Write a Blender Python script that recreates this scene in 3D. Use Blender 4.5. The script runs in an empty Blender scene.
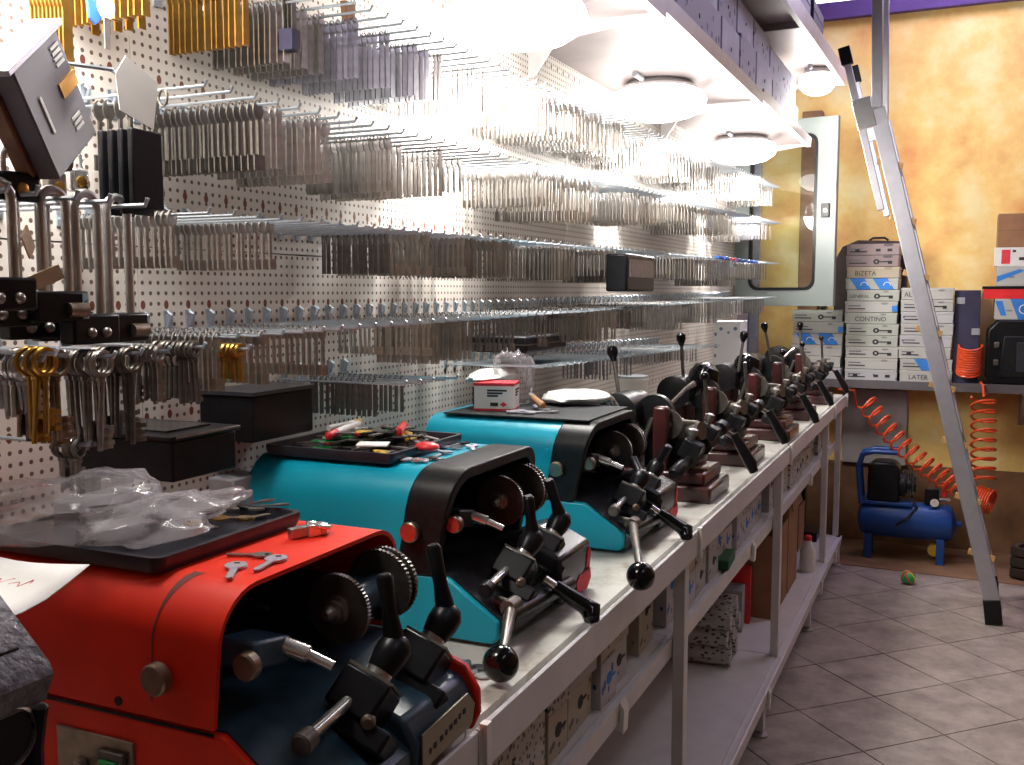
import bpy, math, random
import numpy as np
from mathutils import Vector, Matrix

random.seed(11)
SC = bpy.context.scene
COL = SC.collection
R_ = math.radians

# ------------------------------------------------------------------ camera
FPX, PCX, PCY = 985.0, 512.0, 382.5
CAM = np.array([1.12, 0.0, 1.434])
_Y = np.array([959.0 - PCX, -(292.0 - PCY), -FPX]); _Y /= np.linalg.norm(_Y)
_Z = np.array([0.0, -_Y[2], _Y[1]]); _Z /= np.linalg.norm(_Z)
_X = np.cross(_Y, _Z)
RW = np.array([_X, _Y, _Z])                      # world = RW @ camera
cam_data = bpy.data.cameras.new('camera')
cam_data.sensor_width = 36.0
cam_data.lens = FPX / 1024.0 * 36.0
cam_data.clip_start = 0.02
cam_ob = bpy.data.objects.new('camera', cam_data)
COL.objects.link(cam_ob)
m4 = Matrix.Identity(4)
for i in range(3):
    for j in range(3):
        m4[i][j] = RW[i][j]
    m4[i][3] = CAM[i]
cam_ob.matrix_world = m4
SC.camera = cam_ob

# ------------------------------------------------------------------ world, exposure, large lights
wd = bpy.data.worlds.new('world'); SC.world = wd
wd.use_nodes = True
wd.node_tree.nodes['Background'].inputs[0].default_value = (0.62, 0.70, 1.0, 1)
wd.node_tree.nodes['Background'].inputs[1].default_value = 0.03
SC.view_settings.view_transform = 'Standard'
SC.view_settings.look = 'None'
SC.view_settings.exposure = -0.55
SC.view_settings.gamma = 1.0
SC.view_settings.use_curve_mapping = False
LAMP_W = 66.0          # each dome lamp under the overhead shelf
CEIL_FILL_W = 3.0          # added fill lights on the ceiling, out of view
WIN_E = 5.0            # daylight in the high window band

def area_light(name, loc, rot, sx, sy, w, col):
    d = bpy.data.lights.new(name, 'AREA'); d.shape = 'RECTANGLE'; d.size = sx; d.size_y = sy
    d.energy = w; d.color = col
    o = bpy.data.objects.new(name, d); COL.objects.link(o); o.location = loc; o.rotation_euler = rot
    return o
# weak fill from two added, unseen ceiling fittings (built below)
area_light('ceiling_fill', (2.0, 0.4, 3.36), (0, 0, 0), 0.25, 1.2, CEIL_FILL_W, (0.93, 0.93, 1.0))
area_light('ceiling_fill', (2.0, 3.6, 3.36), (0, 0, 0), 0.25, 1.2, CEIL_FILL_W * 0.8, (0.93, 0.93, 1.0))
# daylight through the high window band; added unseen ceiling light tinting the back wall violet
area_light('window_daylight', (1.5, 5.93, 3.22), (R_(-72), 0, 0), 2.6, 0.3, 12.0, (0.66, 0.62, 1.0))
area_light('added_violet_fill', (1.55, 5.42, 3.38), (0, 0, 0), 2.0, 0.55, 21.0, (0.80, 0.62, 1.0))

def H(px, py, ax, val):
    """the point on an axis-aligned plane seen at a spot of the photograph"""
    r = RW @ np.array([px - PCX, -(py - PCY), -FPX])
    t = (val - CAM[ax]) / r[ax]
    return Vector(CAM + r * t)

# ------------------------------------------------------------------ materials
def new_mat(name):
    m = bpy.data.materials.new(name); m.use_nodes = True
    nt = m.node_tree
    return m, nt, nt.nodes['Principled BSDF']

def N(nt, t, **kw):
    n = nt.nodes.new(t)
    for k, v in kw.items():
        setattr(n, k, v)
    return n

def mat(name, c, rough=0.5, metal=0.0, var=0.12, scale=30, bump=0.0, spec=0.5, c2=None, coat=0.0):
    m, nt, b = new_mat(name)
    tc = N(nt, 'ShaderNodeTexCoord'); nz = N(nt, 'ShaderNodeTexNoise')
    nz.inputs['Scale'].default_value = scale; nz.inputs['Detail'].default_value = 4
    nt.links.new(tc.outputs['Object'], nz.inputs['Vector'])
    mx = N(nt, 'ShaderNodeValToRGB')
    if c2 is None:
        a = [max(0, x * (1 - var)) for x in c]; d = [min(1, x * (1 + var)) for x in c]
    else:
        a, d = c, c2
    mx.color_ramp.elements[0].position = 0.3; mx.color_ramp.elements[1].position = 0.7
    mx.color_ramp.elements[0].color = (*a, 1); mx.color_ramp.elements[1].color = (*d, 1)
    nt.links.new(nz.outputs['Fac'], mx.inputs[0]); nt.links.new(mx.outputs[0], b.inputs['Base Color'])
    b.inputs['Roughness'].default_value = rough; b.inputs['Metallic'].default_value = metal
    b.inputs['Specular IOR Level'].default_value = spec
    b.inputs['Coat Weight'].default_value = coat
    if bump:
        bp = N(nt, 'ShaderNodeBump'); bp.inputs['Strength'].default_value = bump
        bp.inputs['Distance'].default_value = 0.002
        nt.links.new(nz.outputs['Fac'], bp.inputs['Height']); nt.links.new(bp.outputs[0], b.inputs['Normal'])
    return m

M = {}
M['nickel'] = mat('nickel', (0.30, 0.275, 0.255), 0.36, 0.85, 0.2, 60)
M['nickel_b'] = mat('nickel_bright', (0.48, 0.46, 0.45), 0.3, 0.85, 0.15, 60)
M['steel_blue'] = mat('blued_steel', (0.25, 0.25, 0.28), 0.36, 0.8, 0.2, 60)
M['steel_dark'] = mat('dark_steel', (0.15, 0.135, 0.12), 0.4, 0.8, 0.2, 60)
M['brass'] = mat('brass', (0.46, 0.26, 0.055), 0.3, 0.9, 0.15, 60)
M['bronze'] = mat('bronze', (0.27, 0.21, 0.16), 0.36, 0.85, 0.25, 60)
M['zinc'] = mat('zinc', (0.50, 0.56, 0.62), 0.32, 0.8, 0.15, 40)
M['chrome'] = mat('chrome', (0.74, 0.74, 0.74), 0.2, 0.8, 0.06, 30)
M['black'] = mat('black_plastic', (0.008, 0.008, 0.010), 0.34, 0, 0.3, 40, spec=0.22)
M['blackm'] = mat('black_paint', (0.010, 0.010, 0.011), 0.38, 0, 0.35, 60, 0.1, spec=0.22)
M['gloss'] = mat('black_gloss', (0.004, 0.004, 0.005), 0.08, 0, 0.2, 30, spec=0.35)
M['shelf_dark'] = mat('shelf_dark_grey', (0.10, 0.092, 0.10), 0.5, 0, 0.1, 14)
M['c_dot'] = None
M['tray'] = mat('tray_plastic', (0.022, 0.022, 0.030), 0.38, 0, 0.3, 25)
M['rubber'] = mat('rubber_mat', (0.020, 0.022, 0.024), 0.8, 0, 0.4, 220, 0.5)
M['charcoal'] = mat('crackle_charcoal', (0.05, 0.046, 0.058), 0.42, 0, 0.5, 130, 0.9, c2=(0.16, 0.14, 0.17))
M['deck_blue'] = mat('petrol_blue_paint', (0.012, 0.035, 0.062), 0.36, 0, 0.5, 24, 0.1, c2=(0.035, 0.085, 0.13))
M['deck_black'] = mat('black_deck', (0.010, 0.010, 0.012), 0.24, 0, 0.5, 24, 0.1, c2=(0.035, 0.037, 0.042), spec=0.35)
M['maroon'] = mat('maroon_enamel', (0.050, 0.011, 0.011), 0.3, 0, 0.35, 18, 0.1, coat=0.3)
M['maroon_tan'] = mat('maroon_tan_top', (0.12, 0.03, 0.015), 0.42, 0, 0.4, 30, c2=(0.30, 0.15, 0.07))  # maroon mottled with tan
M['darkred'] = mat('dark_red', (0.16, 0.008, 0.012), 0.4, 0, 0.2, 20)
M['redface'] = mat('red_knob_face', (0.45, 0.035, 0.02), 0.45, 0, 0.25, 50)
M['redp'] = mat('red_plastic', (0.75, 0.03, 0.035), 0.3, 0, 0.08, 20)
M['bluep'] = mat('blue_plastic', (0.03, 0.13, 0.62), 0.35, 0, 0.1, 20)
M['greenp'] = mat('green_plastic', (0.02, 0.38, 0.10), 0.35, 0, 0.12, 20)
M['green_dark'] = mat('dark_green_card', (0.008, 0.10, 0.035), 0.6, 0, 0.1, 20)
M['yellowp'] = mat('yellow_plastic', (0.75, 0.48, 0.05), 0.4, 0, 0.1, 20)
M['whitep'] = mat('white_plastic', (0.78, 0.77, 0.74), 0.4, 0, 0.05, 20)
M['paper'] = mat('paper', (0.84, 0.82, 0.79), 0.8, 0, 0.04, 15)
M['kraft'] = mat('kraft_tag', (0.55, 0.42, 0.27), 0.8, 0, 0.12, 40)
M['case_grey'] = mat('lock_case_grey', (0.16, 0.145, 0.17), 0.45, 0.1, 0.1, 20)
M['card'] = mat('brown_cardboard', (0.30, 0.155, 0.08), 0.85, 0, 0.15, 12)
M['cardmat'] = mat('cardboard_sheet', (0.22, 0.12, 0.065), 0.9, 0, 0.25, 6)
M['greybox'] = mat('grey_plastic', (0.36, 0.37, 0.40), 0.5, 0, 0.08, 20)
M['folder'] = mat('navy_board', (0.035, 0.032, 0.075), 0.6, 0, 0.25, 9)
M['orange'] = mat('orange_hose', (0.72, 0.085, 0.02), 0.3, 0, 0.1, 20)
M['tankblue'] = mat('tank_blue', (0.008, 0.06, 0.27), 0.35, 0, 0.15, 10)
M['alu'] = mat('aluminium', (0.46, 0.45, 0.50), 0.4, 0.55, 0.06, 25)
M['white_metal'] = mat('white_enamel', (0.66, 0.65, 0.64), 0.42, 0, 0.06, 14)
M['grey_metal'] = mat('grey_enamel', (0.40, 0.37, 0.37), 0.42, 0, 0.1, 14)
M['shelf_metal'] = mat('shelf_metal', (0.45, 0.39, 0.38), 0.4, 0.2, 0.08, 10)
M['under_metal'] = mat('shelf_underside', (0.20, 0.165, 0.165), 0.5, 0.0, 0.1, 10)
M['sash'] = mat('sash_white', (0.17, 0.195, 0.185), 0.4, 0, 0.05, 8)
M['dark_brown'] = mat('plain_brown', (0.20, 0.10, 0.045), 0.6, 0, 0.3, 8)
M['violet'] = mat('violet_beam', (0.09, 0.045, 0.20), 0.6, 0, 0.12, 6)
M['ceil'] = mat('ceiling_paint', (0.36, 0.35, 0.36), 0.9, 0, 0.05, 4)
M['crate'] = mat('dark_crate', (0.035, 0.022, 0.018), 0.7, 0, 0.35, 20)
M['rung'] = mat('rung_end', (0.62, 0.36, 0.14), 0.5, 0, 0.15, 20)
M['label_lb'] = mat('light_blue_label', (0.35, 0.52, 0.62), 0.6, 0, 0.1, 30)
M['hood_red'] = mat('orange_red_enamel', (0.66, 0.020, 0.006), 0.46, 0, 0.3, 7, 0.08, c2=(0.86, 0.036, 0.008), spec=0.3)
M['hood_teal'] = mat('turquoise_enamel', (0.002, 0.33, 0.47), 0.34, 0, 0.2, 6, 0.05, c2=(0.004, 0.41, 0.56))
M['plaque'] = mat('plaque', (0.30, 0.25, 0.16), 0.5, 0, 0.1, 20)
M['grime'] = mat('grime', (0.12, 0.02, 0.016), 0.7, 0, 0.2, 40)
M['ink'] = mat('ink', (0.03, 0.03, 0.035), 0.8, 0, 0.05, 20)
M['inkblue'] = mat('ink_blue', (0.03, 0.20, 0.62), 0.7, 0, 0.1, 20)
M['inkred'] = mat('ink_red', (0.65, 0.04, 0.06), 0.7, 0, 0.1, 20)
M['bluebox'] = mat('lavender_wrap', (0.28, 0.30, 0.52), 0.5, 0, 0.1, 20, c2=(0.44, 0.46, 0.66))

def printed(name, base, ink, scale, thr, stretch=(1, 1, 1), rough=0.6, ink2=None):
    """white carton board with flat printed marks"""
    m, nt, b = new_mat(name)
    tc = N(nt, 'ShaderNodeTexCoord'); mp = N(nt, 'ShaderNodeMapping')
    mp.inputs['Scale'].default_value = stretch; mp.inputs['Rotation'].default_value = (0.6, 0.5, 0.4)
    nt.links.new(tc.outputs['Object'], mp.inputs[0])
    vo = N(nt, 'ShaderNodeTexVoronoi'); vo.inputs['Scale'].default_value = scale
    vo.inputs['Randomness'].default_value = 0.9
    nt.links.new(mp.outputs[0], vo.inputs['Vector'])
    lt = N(nt, 'ShaderNodeMath', operation='LESS_THAN'); lt.inputs[1].default_value = thr
    nt.links.new(vo.outputs['Distance'], lt.inputs[0])
    mx = N(nt, 'ShaderNodeMix', data_type='RGBA')
    mx.inputs['A'].default_value = (*base, 1); mx.inputs['B'].default_value = (*ink, 1)
    nt.links.new(lt.outputs[0], mx.inputs['Factor'])
    nt.links.new(mx.outputs['Result'], b.inputs['Base Color'])
    b.inputs['Roughness'].default_value = rough
    return m
M['c_blue'] = printed('carton_blue_print', (0.50, 0.50, 0.54), (0.05, 0.11, 0.34), 34, 0.24, (1, 1, 0.7))
M['c_black'] = printed('carton_black_print', (0.50, 0.49, 0.46), (0.07, 0.07, 0.08), 85, 0.36, (0.6, 1, 1))
M['c_cream'] = printed('carton_cream', (0.46, 0.42, 0.33), (0.14, 0.13, 0.10), 30, 0.24, (1, 1, 1.2))
M['c_grey'] = printed('carton_grey', (0.46, 0.46, 0.47), (0.13, 0.13, 0.18), 34, 0.22)
M['c_dot'] = printed('carton_dotted_white', (0.74, 0.76, 0.78), (0.12, 0.20, 0.30), 22, 0.20)
M['c_lav'] = printed('carton_lavender', (0.36, 0.37, 0.56), (0.09, 0.09, 0.24), 22, 0.26)
M['c_mint'] = printed('carton_mint', (0.42, 0.44, 0.39), (0.22, 0.24, 0.22), 14, 0.16, (0.6, 1, 1.5))
M['c_white'] = printed('carton_white', (0.46, 0.455, 0.43), (0.26, 0.25, 0.25), 16, 0.18, (0.5, 1, 1.4))
M['c_mauve'] = printed('carton_mauve', (0.26, 0.20, 0.20), (0.10, 0.08, 0.09), 14, 0.20, (0.5, 1, 1.4))
M['c_tan'] = printed('carton_tan', (0.40, 0.34, 0.26), (0.26, 0.22, 0.17), 14, 0.18, (0.5, 1, 1.4))

# pegboard: small round holes on a 16 mm grid, larger rust-edged slots under every third column
m, nt, b = new_mat('pegboard'); M['peg'] = m
tc = N(nt, 'ShaderNodeTexCoord'); sp = N(nt, 'ShaderNodeSeparateXYZ'); nt.links.new(tc.outputs['Object'], sp.inputs[0])
def mth(op, a, bb=None, nt=nt):
    n = N(nt, 'ShaderNodeMath', operation=op)
    for i, v in enumerate((a, bb)):
        if v is None: continue
        if isinstance(v, (int, float)): n.inputs[i].default_value = v
        else: nt.links.new(v, n.inputs[i])
    return n.outputs[0]
def grid(py, pz, oy, oz, ky, kz):
    fy = mth('SUBTRACT', mth('FRACT', mth('MULTIPLY', mth('ADD', sp.outputs[1], oy), 1 / py)), 0.5)
    fz = mth('SUBTRACT', mth('FRACT', mth('MULTIPLY', mth('ADD', sp.outputs[2], oz), 1 / pz)), 0.5)
    fy = mth('MULTIPLY', fy, py * ky); fz = mth('MULTIPLY', fz, pz * kz)
    return mth('SQRT', mth('ADD', mth('MULTIPLY', fy, fy), mth('MULTIPLY', fz, fz)))
small = mth('LESS_THAN', grid(0.016, 0.016, 0.0, 0.0, 1, 1), 0.0032)
slot = mth('LESS_THAN', grid(0.048, 0.1704, 0.0, 0.034, 1, 0.7), 0.0048)
nz = N(nt, 'ShaderNodeTexNoise'); nz.inputs['Scale'].default_value = 5; nt.links.new(tc.outputs['Object'], nz.inputs['Vector'])
cr = N(nt, 'ShaderNodeValToRGB'); cr.color_ramp.elements[0].color = (0.62, 0.57, 0.52, 1); cr.color_ramp.elements[1].color = (0.73, 0.69, 0.64, 1)
nt.links.new(nz.outputs['Fac'], cr.inputs[0])
m1 = N(nt, 'ShaderNodeMix', data_type='RGBA'); nt.links.new(small, m1.inputs['Factor']); nt.links.new(cr.outputs[0], m1.inputs['A']); m1.inputs['B'].default_value = (0.13, 0.085, 0.07, 1)
m2 = N(nt, 'ShaderNodeMix', data_type='RGBA'); nt.links.new(slot, m2.inputs['Factor']); nt.links.new(m1.outputs['Result'], m2.inputs['A']); m2.inputs['B'].default_value = (0.16, 0.045, 0.02, 1)
nt.links.new(m2.outputs['Result'], b.inputs['Base Color']); b.inputs['Roughness'].default_value = 0.5

# sponged yellow plaster
m, nt, b = new_mat('sponged_plaster'); M['plaster'] = m
tc = N(nt, 'ShaderNodeTexCoord'); n1 = N(nt, 'ShaderNodeTexNoise'); n1.inputs['Scale'].default_value = 3.0; n1.inputs['Detail'].default_value = 7; n1.inputs['Roughness'].default_value = 0.62; n1.inputs['Distortion'].default_value = 0.15
nt.links.new(tc.outputs['Object'], n1.inputs['Vector'])
cr = N(nt, 'ShaderNodeValToRGB'); e = cr.color_ramp.elements
e[0].position = 0.30; e[0].color = (0.72, 0.33, 0.11, 1); e[1].position = 0.66; e[1].color = (0.90, 0.77, 0.38, 1)
x = e.new(0.5); x.color = (0.86, 0.60, 0.20, 1)
nt.links.new(n1.outputs['Fac'], cr.inputs[0]); nt.links.new(cr.outputs[0], b.inputs['Base Color'])
b.inputs['Roughness'].default_value = 0.75

# floor tile stone
m, nt, b = new_mat('floor_tile'); M['tile'] = m
tc = N(nt, 'ShaderNodeTexCoord'); g = N(nt, 'ShaderNodeNewGeometry')
n1 = N(nt, 'ShaderNodeTexNoise'); n1.inputs['Scale'].default_value = 7; n1.inputs['Detail'].default_value = 9; n1.inputs['Roughness'].default_value = 0.7
nt.links.new(g.outputs['Position'], n1.inputs['Vector'])
cr = N(nt, 'ShaderNodeValToRGB'); e = cr.color_ramp.elements
e[0].position = 0.28; e[0].color = (0.17, 0.14, 0.125, 1); e[1].position = 0.66; e[1].color = (0.46, 0.40, 0.35, 1)
nt.links.new(n1.outputs['Fac'], cr.inputs[0]); nt.links.new(cr.outputs[0], b.inputs['Base Color']); b.inputs['Roughness'].default_value = 0.38
M['grout'] = mat('grout', (0.11, 0.095, 0.085), 0.9, 0, 0.2, 20)

# worktop laminate, pale with rust and wear
m, nt, b = new_mat('worktop'); M['worktop'] = m
tc = N(nt, 'ShaderNodeTexCoord'); n1 = N(nt, 'ShaderNodeTexNoise'); n1.inputs['Scale'].default_value = 9; n1.inputs['Detail'].default_value = 9; n1.inputs['Roughness'].default_value = 0.75
nt.links.new(tc.outputs['Object'], n1.inputs['Vector'])
cr = N(nt, 'ShaderNodeValToRGB'); e = cr.color_ramp.elements
e[0].position = 0.30; e[0].color = (0.22, 0.15, 0.08, 1); e[1].position = 0.5; e[1].color = (0.56, 0.55, 0.50, 1)
x = e.new(0.40); x.color = (0.42, 0.39, 0.33, 1)
nt.links.new(n1.outputs['Fac'], cr.inputs[0]); nt.links.new(cr.outputs[0], b.inputs['Base Color']); b.inputs['Roughness'].default_value = 0.35

def emis(name, c, s):
    m, nt, b = new_mat(name)
    b.inputs['Base Color'].default_value = (0.9, 0.9, 0.88, 1)
    b.inputs['Emission Color'].default_value = (*c, 1); b.inputs['Emission Strength'].default_value = s
    b.inputs['Roughness'].default_value = 0.3
    return m
M['opal'] = emis('opal_glass_lit', (1.0, 0.96, 0.92), 12.0)
M['fill_tube'] = emis('fill_diffuser', (0.93, 0.93, 1.0), 5.0)  # glow of the added ceiling fill fittings
M['daylight'] = emis('daylit_pane', (0.80, 0.72, 1.0), WIN_E)

m, nt, b = new_mat('clear_glass'); M['glass'] = m
gl = N(nt, 'ShaderNodeBsdfGlossy'); gl.inputs['Roughness'].default_value = 0.02; tr = N(nt, 'ShaderNodeBsdfTransparent'); tr.inputs[0].default_value = (0.95, 0.98, 0.96, 1)
fr = N(nt, 'ShaderNodeFresnel'); fr.inputs['IOR'].default_value = 1.45; ms = N(nt, 'ShaderNodeMixShader')
nt.links.new(fr.outputs[0], ms.inputs[0]); nt.links.new(tr.outputs[0], ms.inputs[1]); nt.links.new(gl.outputs[0], ms.inputs[2]); nt.links.new(ms.outputs[0], nt.nodes['Material Output'].inputs[0])

m, nt, b = new_mat('clear_film'); M['film'] = m
out = nt.nodes['Material Output']; tr = N(nt, 'ShaderNodeBsdfTransparent'); ms = N(nt, 'ShaderNodeMixShader')
lw = N(nt, 'ShaderNodeLayerWeight'); lw.inputs[0].default_value = 0.45
mr = N(nt, 'ShaderNodeMapRange'); mr.inputs['To Min'].default_value = 0.14; mr.inputs['To Max'].default_value = 0.6
nt.links.new(lw.outputs['Facing'], mr.inputs[0]); nt.links.new(mr.outputs[0], ms.inputs[0])
nt.links.new(tr.outputs[0], ms.inputs[1]); nt.links.new(b.outputs[0], ms.inputs[2]); nt.links.new(ms.outputs[0], out.inputs[0])
b.inputs['Base Color'].default_value = (0.50, 0.46, 0.49, 1); b.inputs['Roughness'].default_value = 0.12
M['milky'] = mat('milky_film', (0.74, 0.76, 0.74), 0.3, 0, 0.12, 20)

# ------------------------------------------------------------------ mesh builder
class MB:
    def __init__(s): s.v = []; s.f = []
    def _add(s, vs, fs):
        k = len(s.v); s.v += [tuple(p) for p in vs]; s.f += [tuple(i + k for i in f) for f in fs]; return s
    def box(s, x0, x1, y0, y1, z0, z1):
        vs = [(x0, y0, z0), (x1, y0, z0), (x1, y1, z0), (x0, y1, z0), (x0, y0, z1), (x1, y0, z1), (x1, y1, z1), (x0, y1, z1)]
        return s._add(vs, [(3, 2, 1, 0), (4, 5, 6, 7), (0, 1, 5, 4), (1, 2, 6, 5), (2, 3, 7, 6), (3, 0, 4, 7)])
    def obox(s, c, size, rot):
        t = MB().box(-size[0] / 2, size[0] / 2, -size[1] / 2, size[1] / 2, -size[2] / 2, size[2] / 2)
        c = Vector(c); return s._add([c + rot @ Vector(p) for p in t.v], t.f)
    def loft(s, rings, caps=True, closed=True):
        n = len(rings[0]); vs = [p for r in rings for p in r]; fs = []
        for k in range(len(rings) - 1):
            for i in range(n if closed else n - 1):
                j = (i + 1) % n
                fs.append((k * n + i, k * n + j, (k + 1) * n + j, (k + 1) * n + i))
        if caps:
            fs.append(tuple(range(n - 1, -1, -1))); fs.append(tuple((len(rings) - 1) * n + i for i in range(n)))
        return s._add(vs, fs)
    def _frame(s, d):
        d = Vector(d).normalized(); a = Vector((0, 0, 1)) if abs(d.z) < 0.9 else Vector((1, 0, 0))
        x = a.cross(d).normalized(); return x, d.cross(x)
    def cyl(s, p0, p1, r0, r1=None, n=14, caps=True):
        r1 = r0 if r1 is None else r1; p0 = Vector(p0); p1 = Vector(p1); x, y = s._frame(p1 - p0)
        ring = lambda p, r: [p + (x * math.cos(2 * math.pi * i / n) + y * math.sin(2 * math.pi * i / n)) * r for i in range(n)]
        return s.loft([ring(p0, r0), ring(p1, r1)], caps)
    def turn(s, p0, d, prof, n=16):
        """lathe: prof = [(distance along d, radius)]"""
        p0 = Vector(p0); d = Vector(d).normalized(); x, y = s._frame(d)
        return s.loft([[p0 + d * t + (x * math.cos(2 * math.pi * i / n) + y * math.sin(2 * math.pi * i / n)) * max(r, 1e-5) for i in range(n)] for t, r in prof])
    def tube(s, pts, r, n=8, caps=True):
        pts = [Vector(p) for p in pts]; rings = []; x = None
        for k, p in enumerate(pts):
            d = (pts[min(k + 1, len(pts) - 1)] - pts[max(k - 1, 0)]).normalized()
            if x is None: x, _ = s._frame(d)
            x = (x - d * x.dot(d)).normalized(); y = d.cross(x)
            rr = r[k] if isinstance(r, (list, tuple)) else r
            rings.append([p + (x * math.cos(2 * math.pi * i / n) + y * math.sin(2 * math.pi * i / n)) * rr for i in range(n)])
        return s.loft(rings, caps)
    def ball(s, c, r, n=16, m=10, sc=(1, 1, 1)):
        c = Vector(c); rings = []
        for k in range(m + 1):
            a = math.pi * (0.02 + 0.96 * k / m) - math.pi / 2
            rings.append([c + Vector((math.cos(a) * math.cos(2 * math.pi * i / n) * r * sc[0], math.cos(a) * math.sin(2 * math.pi * i / n) * r * sc[1], math.sin(a) * r * sc[2])) for i in range(n)])
        return s.loft(rings)
    def prism(s, poly, ax, a0, a1):
        def P(p, a):
            return {'x': (a, p[0], p[1]), 'y': (p[0], a, p[1]), 'z': (p[0], p[1], a)}[ax]
        return s.loft([[P(p, a0) for p in poly], [P(p, a1) for p in poly]])
    def plate_ring(s, outer, inner, ax, a0, a1):
        """flat plate with a hole (equal point counts), extruded along ax"""
        def P(p, a):
            return {'x': (a, p[0], p[1]), 'y': (p[0], a, p[1]), 'z': (p[0], p[1], a)}[ax]
        n = len(outer); vs = [P(p, a) for a in (a0, a1) for pl in (outer, inner) for p in pl]; fs = []
        for i in range(n):
            j = (i + 1) % n
            fs += [(i, j, n + j, n + i), (2 * n + j, 2 * n + i, 3 * n + i, 3 * n + j), (j, i, 2 * n + i, 2 * n + j), (n + i, n + j, 3 * n + j, 3 * n + i)]
        return s._add(vs, fs)
    def torus(s, c, Rr, r, axis, n=20, m=8):
        c = Vector(c); x, y = s._frame(axis); d = Vector(axis).normalized(); vs = []; fs = []
        for i in range(n):
            a = 2 * math.pi * i / n; q = x * math.cos(a) + y * math.sin(a)
            for j in range(m):
                bb = 2 * math.pi * j / m; vs.append(c + q * (Rr + r * math.cos(bb)) + d * r * math.sin(bb))
        for i in range(n):
            for j in range(m):
                fs.append((i * m + j, ((i + 1) % n) * m + j, ((i + 1) % n) * m + (j + 1) % m, i * m + (j + 1) % m))
        return s._add(vs, fs)
    def mesh(s, name, material, smooth=38):
        me = bpy.data.meshes.new(name); me.from_pydata([tuple(p) for p in s.v], [], s.f)
        me.materials.append(material)
        import bmesh
        bm = bmesh.new(); bm.from_mesh(me); bmesh.ops.recalc_face_normals(bm, faces=bm.faces); bm.to_mesh(me); bm.free()
        if smooth:
            me.polygons.foreach_set('use_smooth', [True] * len(me.polygons)); me.set_sharp_from_angle(angle=R_(smooth))
        me.update(); return me
    def build(s, name, material, parent=None, loc=None, bevel=0.0, smooth=38, rot=None):
        o = bpy.data.objects.new(name, s.mesh(name, material, smooth)); COL.objects.link(o)
        if parent is not None: o.parent = parent
        if loc is not None: o.location = loc
        if rot is not None: o.rotation_euler = rot
        if bevel:
            md = o.modifiers.new('bevel', 'BEVEL'); md.width = bevel; md.segments = 2; md.limit_method = 'ANGLE'; md.angle_limit = R_(40)
        return o

def tag(o, label, cat, group=None, kind=None):
    o['label'] = label; o['category'] = cat
    if group: o['group'] = group
    if kind: o['kind'] = kind
    return o
def thing(name, label, cat, loc=(0, 0, 0), rz=0.0, group=None, rot=None):
    o = bpy.data.objects.new(name, None); COL.objects.link(o); o.location = loc
    o.rotation_euler = rot if rot else (0, 0, rz)
    o.empty_display_size = 0.05
    return tag(o, label, cat, group)
def struct(o, label=None):
    o['kind'] = 'structure'
    if label: o['label'] = label
    return o
def dup(o, parent=None):
    c = o.copy(); COL.objects.link(c)
    if parent: c.parent = parent
    for ch in list(o.children): dup(ch, c)
    return c
ORD = ['first', 'second', 'third', 'fourth', 'fifth', 'sixth', 'seventh', 'eighth', 'ninth', 'tenth', 'eleventh', 'twelfth', 'thirteenth', 'fourteenth', 'fifteenth', 'sixteenth', 'seventeenth', 'eighteenth', 'nineteenth', 'twentieth']

TENS = ['', '', 'twenty', 'thirty', 'forty', 'fifty', 'sixty', 'seventy', 'eighty', 'ninety']
def ordinal(i):
    if i < 20: return ORD[i]
    n = i + 1; return TENS[n // 10] + ('ieth' if n % 10 == 0 else ' ' + ORD[n % 10 - 1]) if n % 10 else TENS[n // 10][:-1] + 'ieth'
def lettering(text, size, loc, rot, material, parent, name='lettering', ext=0.0004):
    cu = bpy.data.curves.new(name, 'FONT'); cu.body = text; cu.size = size; cu.extrude = ext; cu.align_x = 'CENTER'; cu.align_y = 'CENTER'
    t = bpy.data.objects.new('t', cu); COL.objects.link(t)
    dg = bpy.context.evaluated_depsgraph_get(); dg.update()
    me = bpy.data.meshes.new_from_object(t.evaluated_get(dg)); me.name = name
    bpy.data.objects.remove(t)
    me.materials.clear(); me.materials.append(material)
    o = bpy.data.objects.new(name, me); COL.objects.link(o); o.parent = parent; o.location = loc; o.rotation_euler = rot
    return o
FACE_Y = (R_(90), 0, 0)            # text that faces -y
FACE_X = (R_(90), 0, R_(90))       # text that faces +x
UP = Vector((0, 0, 1))

# ================================================================== the room
YB, ZC, XR, YF = 5.95, 3.42, 3.3, -1.6
fl = struct(MB().box(-0.05, XR, YF, YB + 0.05, -0.06, -0.008).build('floor', M['grout']))
# diagonal tiles, each a piece of the floor
TS = 0.326; a45 = R_(45); du = Vector((math.cos(a45), math.sin(a45), 0)) * TS; dv = Vector((-math.sin(a45), math.cos(a45), 0)) * TS
org = Vector((0.90, 3.62, 0)); h = TS / 2 - 0.0025
tme = MB().box(-h, h, -h, h, -0.008, 0.0).mesh('tile', M['tile'], 0)
nt_ = 0
for i in range(-22, 22):
    for j in range(-22, 22):
        p = org + du * (i + 0.5) + dv * (j + 0.5)
        if 0.25 < p.x < 2.5 and 1.7 < p.y < YB - 0.25:
            o = bpy.data.objects.new('tile', tme); COL.objects.link(o); o.parent = fl; o.location = p
            o.rotation_euler = (R_(random.uniform(-.12, .12)), R_(random.uniform(-.12, .12)), a45 + R_(90) * random.randint(0, 3)); nt_ += 1

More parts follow.
